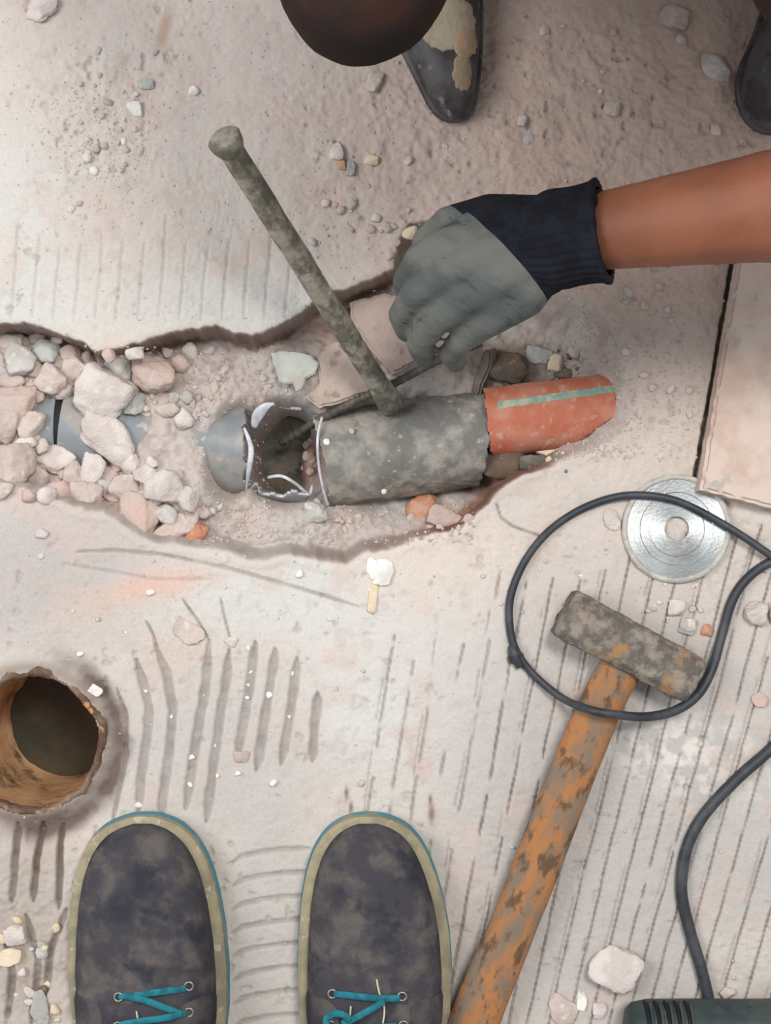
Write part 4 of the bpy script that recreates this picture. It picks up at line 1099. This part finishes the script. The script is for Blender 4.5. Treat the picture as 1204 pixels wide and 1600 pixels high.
# ------------------------------------------------------------------ crouching worker
wk = thing('person', 'crouching worker in dark trousers and black glove, bare brown forearm reaching in from the right', 'person', (0, 0, 0))
wrist = P(925, 363, .20); fore = P(1204, 322, .245); 
ad = (fore - wrist).normalized(); elbow = wrist + ad * 0.255
kneeR = Vector((-.014, .320, .40)); kneeL = P(1335, -95, .40)
ankR = Vector((.035, .575, .075)); ankL = Vector((.385, .54, .075))
hipR = Vector((.13, .74, .30)); hipL = Vector((.30, .74, .30))
pel = Vector((.215, .78, .31)); belly = Vector((.215, .70, .42)); chest = Vector((.215, .57, .52)); neck = Vector((.215, .475, .63)); head = Vector((.205, .435, .76))
shoL = Vector((.385, .485, .575)); shoR = Vector((.045, .51, .58))
elbR = Vector((-.16, .58, .47)); wrR = Vector((-.075, .42, .475)); haR = Vector((-.06, .375, .48))
body = []
body += [(pel, belly, .12, .12), (belly, chest, .12, .13), (chest, neck + Vector((0, .03, -.04)), .12, .07), (neck, head, .052, .055),
         (chest, shoL, .09, .055), (chest, shoR, .09, .055),
         (shoL, elbow, .050, .040), (shoR, elbR, .050, .040), (elbR, wrR, .041, .029), (wrR, haR, .03, .03),
         (hipR, kneeR, .080, .042), (hipL, kneeL, .080, .055), (kneeR, ankR, .042, .036), (kneeL, ankL, .052, .038),
         (ankR, Vector((.045, .50, .032)), .032, .018), (ankL, Vector((.37, .47, .032)), .032, .018)]
# forearm: muscle near the elbow, narrow wrist
fm = wrist.lerp(elbow, .5)
body += [(elbow, fm, .043, .0405), (fm, wrist.lerp(elbow, .12), .0400, .0315), (wrist.lerp(elbow, .12), wrist, .0315, .029), (wrist, P(850, 385, .19), .027, .027)]
# head shape and face: looks down at the trench
hd = Vector((0, -.55, -.55)).normalized()
fq = hd.to_track_quat('Y', 'Z')
def fp(x, y, z): return head + fq @ Vector((x, y, z))
body += [(fp(0, .0, -.01), fp(0, .05, -.075), .062, .035)]
ell = [(fp(0, -.005, .02), (.077, .096, .098), fq), (fp(0, .098, -.018), (.013, .018, .016), fq), (fp(0, .092, .004), (.008, .014, .028), fq),
       (fp(.078, 0, -.01), (.008, .018, .032), fq), (fp(-.078, 0, -.01), (.008, .018, .032), fq), (fp(0, .086, -.052), (.026, .010, .006), fq), (fp(0, .084, -.064), (.022, .010, .007), fq),
       (fp(.033, .082, .02), (.014, .008, .006), fq), (fp(-.033, .082, .02), (.014, .008, .006), fq), (fp(0, .08, .036), (.055, .012, .008), fq)]
# right hand fingers resting on the knee
for i in range(4):
    b0_ = haR + Vector((-.028 + .018 * i, -.01, 0)); b1_ = b0_ + Vector((0, -.035, -.012)); b2_ = b1_ + Vector((0, -.012, -.03))
    body += [(b0_, b1_, .0095, .009), (b1_, b2_, .009, .008)]
body += [(haR + Vector((.03, .02, 0)), haR + Vector((.055, -.01, -.02)), .011, .009)]
fused('body', body, 0.0055, M['skin'], wk, 5, ell=ell)
hair_e = [(fp(0, -.022, .045), (.086, .092, .090), fq)]
fused('hair', [], 0.006, M['hair'], wk, 3, ell=hair_e)
# clothes
tr = [(pel, hipR, .135, .10), (pel, hipL, .135, .10), (pel, belly, .135, .128), (hipR, kneeR, .095, .052), (kneeR, ankR + Vector((0, 0, .05)), .052, .050)]
fused('trousers', tr + [(hipL, kneeL, .095, .068), (kneeL, ankL + Vector((0, 0, .05)), .064, .055)], 0.007, [M['trouser'], M['trouser_plum']], wk, 4,
      post=lambda v: v + Vector((0, 0, .004 * math.sin(v.y * 70 + v.x * 30))))
sh_ = [(belly, chest, .13, .142), (chest, neck + Vector((0, .05, -.04)), .13, .075), (chest, shoL, .10, .066), (chest, shoR, .10, .066), (shoL, shoL.lerp(elbow, .55), .064, .056), (shoR, shoR.lerp(elbR, .55), .064, .056)]
fused('shirt', sh_, 0.007, M['shirt'], wk, 4)

# glove: hand, five fingers
K = [P(702, 382, .185), P(706, 424, .190), P(728, 464, .186), P(762, 497, .174)]
pb = P(850, 385, .188); pb2 = P(845, 415, .185)
gl = []
mids = [P(780, 352, .182), P(782, 390, .190), P(792, 425, .188), P(815, 455, .178)]
for k_, m_ in zip(K, mids):
    gl += [(pb, m_, .026, .021), (m_, k_, .021, .0150)]
for i in range(3):
    gl += [(mids[i], mids[i + 1], .020, .020), (mids[i].lerp(K[i], .55), mids[i + 1].lerp(K[i + 1], .55), .017, .017)]
gl += [(pb, pb2, .027, .024), (P(915, 363, .198), pb, .033, .028)]
F = [[P(656, 404, .168), P(634, 440, .136), P(640, 466, .112)],
     [P(652, 455, .172), P(628, 492, .138), P(636, 516, .112)],
     [P(678, 504, .166), P(655, 536, .134), P(662, 556, .112)],
     [P(722, 530, .154), P(704, 552, .130), P(712, 566, .112)]]
rf = [.0118, .0120, .0115, .0105]
for k_, f_, r_ in zip(K, F, rf):
    gl += [(k_, f_[0], .0145, r_), (f_[0], f_[1], r_ * 1.02, r_ * .94), (f_[1], f_[2], r_ * .94, r_ * .84)]
gl += [(P(840, 350, .18), P(765, 336, .165), .022, .0165), (P(765, 336, .165), P(702, 348, .146), .0165, .0135), (P(702, 348, .146), P(664, 378, .128), .0135, .0112)]
glove = fused('glove', gl, 0.0026, [M['knit'], M['coating']], wk, 5)
# rubber-coated from the knuckles half way down the hand: material by position across the glove
e0 = P(742, 345, .19); e1 = P(852, 470, .18)
nrm = Vector((e1.y - e0.y, -(e1.x - e0.x)))
gb = bmesh.new(); gb.from_mesh(glove.data)
bmesh.ops.bisect_plane(gb, geom=gb.verts[:] + gb.edges[:] + gb.faces[:], plane_co=(e0.x, e0.y, 0), plane_no=(nrm.x, nrm.y, 0)); gb.to_mesh(glove.data); gb.free()
glove.data.polygons.foreach_set('use_smooth', [True] * len(glove.data.polygons))
for p in glove.data.polygons:
    c = p.center
    s_ = (c.x - e0.x) * nrm.x + (c.y - e0.y) * nrm.y
    p.material_index = 1 if s_ > 0 else 0
glove['label'] = 'knitted black glove with a grey coated front'
# ribbed cuff
bm = bmesh.new()
cdir = (P(938, 361, .205) - P(845, 378, .19))
path = [P(943, 361, .207).lerp(P(818, 384, .188), i / 22) for i in range(23)]
seg = 128; rings = []
for i, p in enumerate(path):
    t = cdir.normalized(); s1 = t.cross(Vector((0, 0, 1))).normalized(); u1 = s1.cross(t)
    r = 0.0375 - 0.002 * math.sin(math.pi * min(1, i / 14)) + (0.0012 if i < 2 else 0) - (0.011 * max(0, (i - 11) / 11) ** 1.6)
    rings.append([bm.verts.new(p + (s1 * math.cos(a) + u1 * math.sin(a) * .88) * (r + 0.0008 * math.cos(a * 32))) for a in [2 * math.pi * k / seg for k in range(seg)]])
for r1, r2 in zip(rings[:-1], rings[1:]):
    for k in range(seg): bm.faces.new((r1[k], r1[(k + 1) % seg], r2[(k + 1) % seg], r2[k]))
inner = [bm.verts.new(v.co.lerp(path[0], .16)) for v in rings[0]]
for k in range(seg): bm.faces.new((rings[0][k], rings[0][(k + 1) % seg], inner[(k + 1) % seg], inner[k]))
o = obj('cuff', bm, M['knit']); o.parent = glove

# worker's shoes (own outline, built along y then used directly)
HW = [(0, .016), (.03, .026), (.1, .036), (.2, .042), (.35, .052), (.5, .064), (.7, .085), (1, .09)]
# toes point down the frame, so rows run from toe (large y) to heel (small y): mirror in y
def worker_shoe(rows, m_up, label, rotpt=None, rot=0.0, cement=True):
    rws = [(2 * rows[0][0] - y, l, r) for y, l, r in rows]      # mirrored about the toe row
    s = Shoe(rws, zs=0.012, hprof=HW)
    bm = bmesh.new(); rings = []
    ytoe = (800 - rows[0][0]) / S * ((H - .012) / H)
    def mir(p): return Vector((p.x, ytoe + (s.ytoe - p.y), p.z))
    nt_ = 70
    for i in range(nt_ + 1):
        t = .004 + .996 * (i / nt_) ** 1.4
        rings.append([bm.verts.new(mir(s.surf(t, math.pi * k / 36, inset=.003, zb=.008)) + Vector((0, 0, .0006 * mnoise.noise(Vector((t * 40, k * .4, 0)))))) for k in range(37)])
    for r1, r2 in zip(rings[:-1], rings[1:]):
        for k in range(36): bm.faces.new((r1[k], r1[k + 1], r2[k + 1], r2[k]))
    bm.faces.new(rings[0]); bm.faces.new(rings[-1])
    up = obj('shoe', bm, M[m_up]); up['label'] = label
    bm = bmesh.new(); loops = []
    T = [0.5 - 0.5 * math.cos(math.pi * i / 60) for i in range(61)]
    for off, z in ((-.001, 0), (.0005, .001), (.0005, .009), (-.001, .010), (-.008, .010)):
        pts = [(s.edges(t)[0], ytoe + t * s.L) for t in T] + [(s.edges(t)[1], ytoe + t * s.L) for t in T[::-1]]
        n = len(pts); lp = []
        for i in range(n):
            a = pts[(i - 2) % n]; b = pts[(i + 2) % n]; tx, ty = b[0] - a[0], b[1] - a[1]; L_ = math.hypot(tx, ty) + 1e-9
            lp.append(bm.verts.new((pts[i][0] - ty / L_ * off, pts[i][1] + tx / L_ * off, z)))
        loops.append(lp)
    for r1, r2 in zip(loops[:-1], loops[1:]):
        n = len(r1)
        for k in range(n): bm.faces.new((r1[k], r1[(k + 1) % n], r2[(k + 1) % n], r2[k]))
    bm.faces.new(loops[0]); bm.faces.new(loops[-1])
    so = obj('outsole', bm, M['shoe_black']); so.parent = up
    if cement:
        def patch(nm, cx, cy, rx, ry, m, seed, th=.0012):
            bm = bmesh.new(); N_ = 48; c = None; rgs = []
            for q, e in ((0.02, 1), (.35, 1), (.65, 1), (.85, .9), (.96, .6), (1.0, 0)):
                rg = []
                for k in range(N_):
                    a = 2 * math.pi * k / N_
                    w_ = 1 + .16 * mnoise.fractal(Vector((math.cos(a) * 2, math.sin(a) * 2, seed)), .7, 2, 3)
                    px = cx + rx * q * w_ * math.cos(a); py = cy + ry * q * w_ * math.sin(a)
                    z = .04
                    for _ in range(6):
                        p = P(px, py, z); t = max(0, min(1, (p.y - ytoe) / s.L)); l, r = s.edges(t); hw = (r - l) / 2 - .003; cc_ = max(-1, min(1, (p.x - (l + r) / 2) / max(hw, .001)))
                        c0_ = abs(cc_) ** (1 / .78); z = .008 + (s.h(t) - .008) * math.sqrt(max(0, 1 - c0_ * c0_)) ** .72
                    rg.append(bm.verts.new(P(px, py, z + th * e + .0004 * (1 - e) * 0)))
                rgs.append(rg)
            for r1, r2 in zip(rgs[:-1], rgs[1:]):
                for k in range(N_): bm.faces.new((r1[k], r1[(k + 1) % N_], r2[(k + 1) % N_], r2[k]))
            bm.faces.new(rgs[0]); o = obj(nm, bm, M[m]); o.parent = up
        patch('cement_splash', 722, 112, 15, 30, 'cement', 1.0)
        patch('cement_splash', 698, 34, 46, 44, 'cement_olive', 5.0, .0016)
        patch('cement_splash', 727, 66, 18, 26, 'cement', 9.0, .0018)
    up.parent = wk
    return up
rr_ = [(186, 706, 714), (185, 698, 722), (182, 690, 730), (177, 682, 736), (168, 674, 742), (150, 664, 746), (130, 654, 749), (110, 644, 751), (85, 632, 753), (50, 614, 754), (0, 596, 754), (-60, 590, 752), (-140, 600, 740), (-220, 612, 728), (-270, 620, 716), (-290, 640, 696), (-296, 662, 676)]
worker_shoe(rr_, 'shoe_black', 'worn dark shoe with its toe smeared with dried cement')
rl_ = [(205, 1204, 1216), (203, 1192, 1228), (198, 1182, 1240), (188, 1170, 1252), (172, 1160, 1264), (150, 1154, 1274), (125, 1152, 1282), (95, 1160, 1290), (50, 1180, 1302), (0, 1196, 1314), (-60, 1206, 1322), (-140, 1220, 1318), (-220, 1232, 1310), (-265, 1246, 1298), (-275, 1264, 1280)]
worker_shoe(rl_, 'shoe_black', 'black shoe cut off by the right photo edge', cement=False)
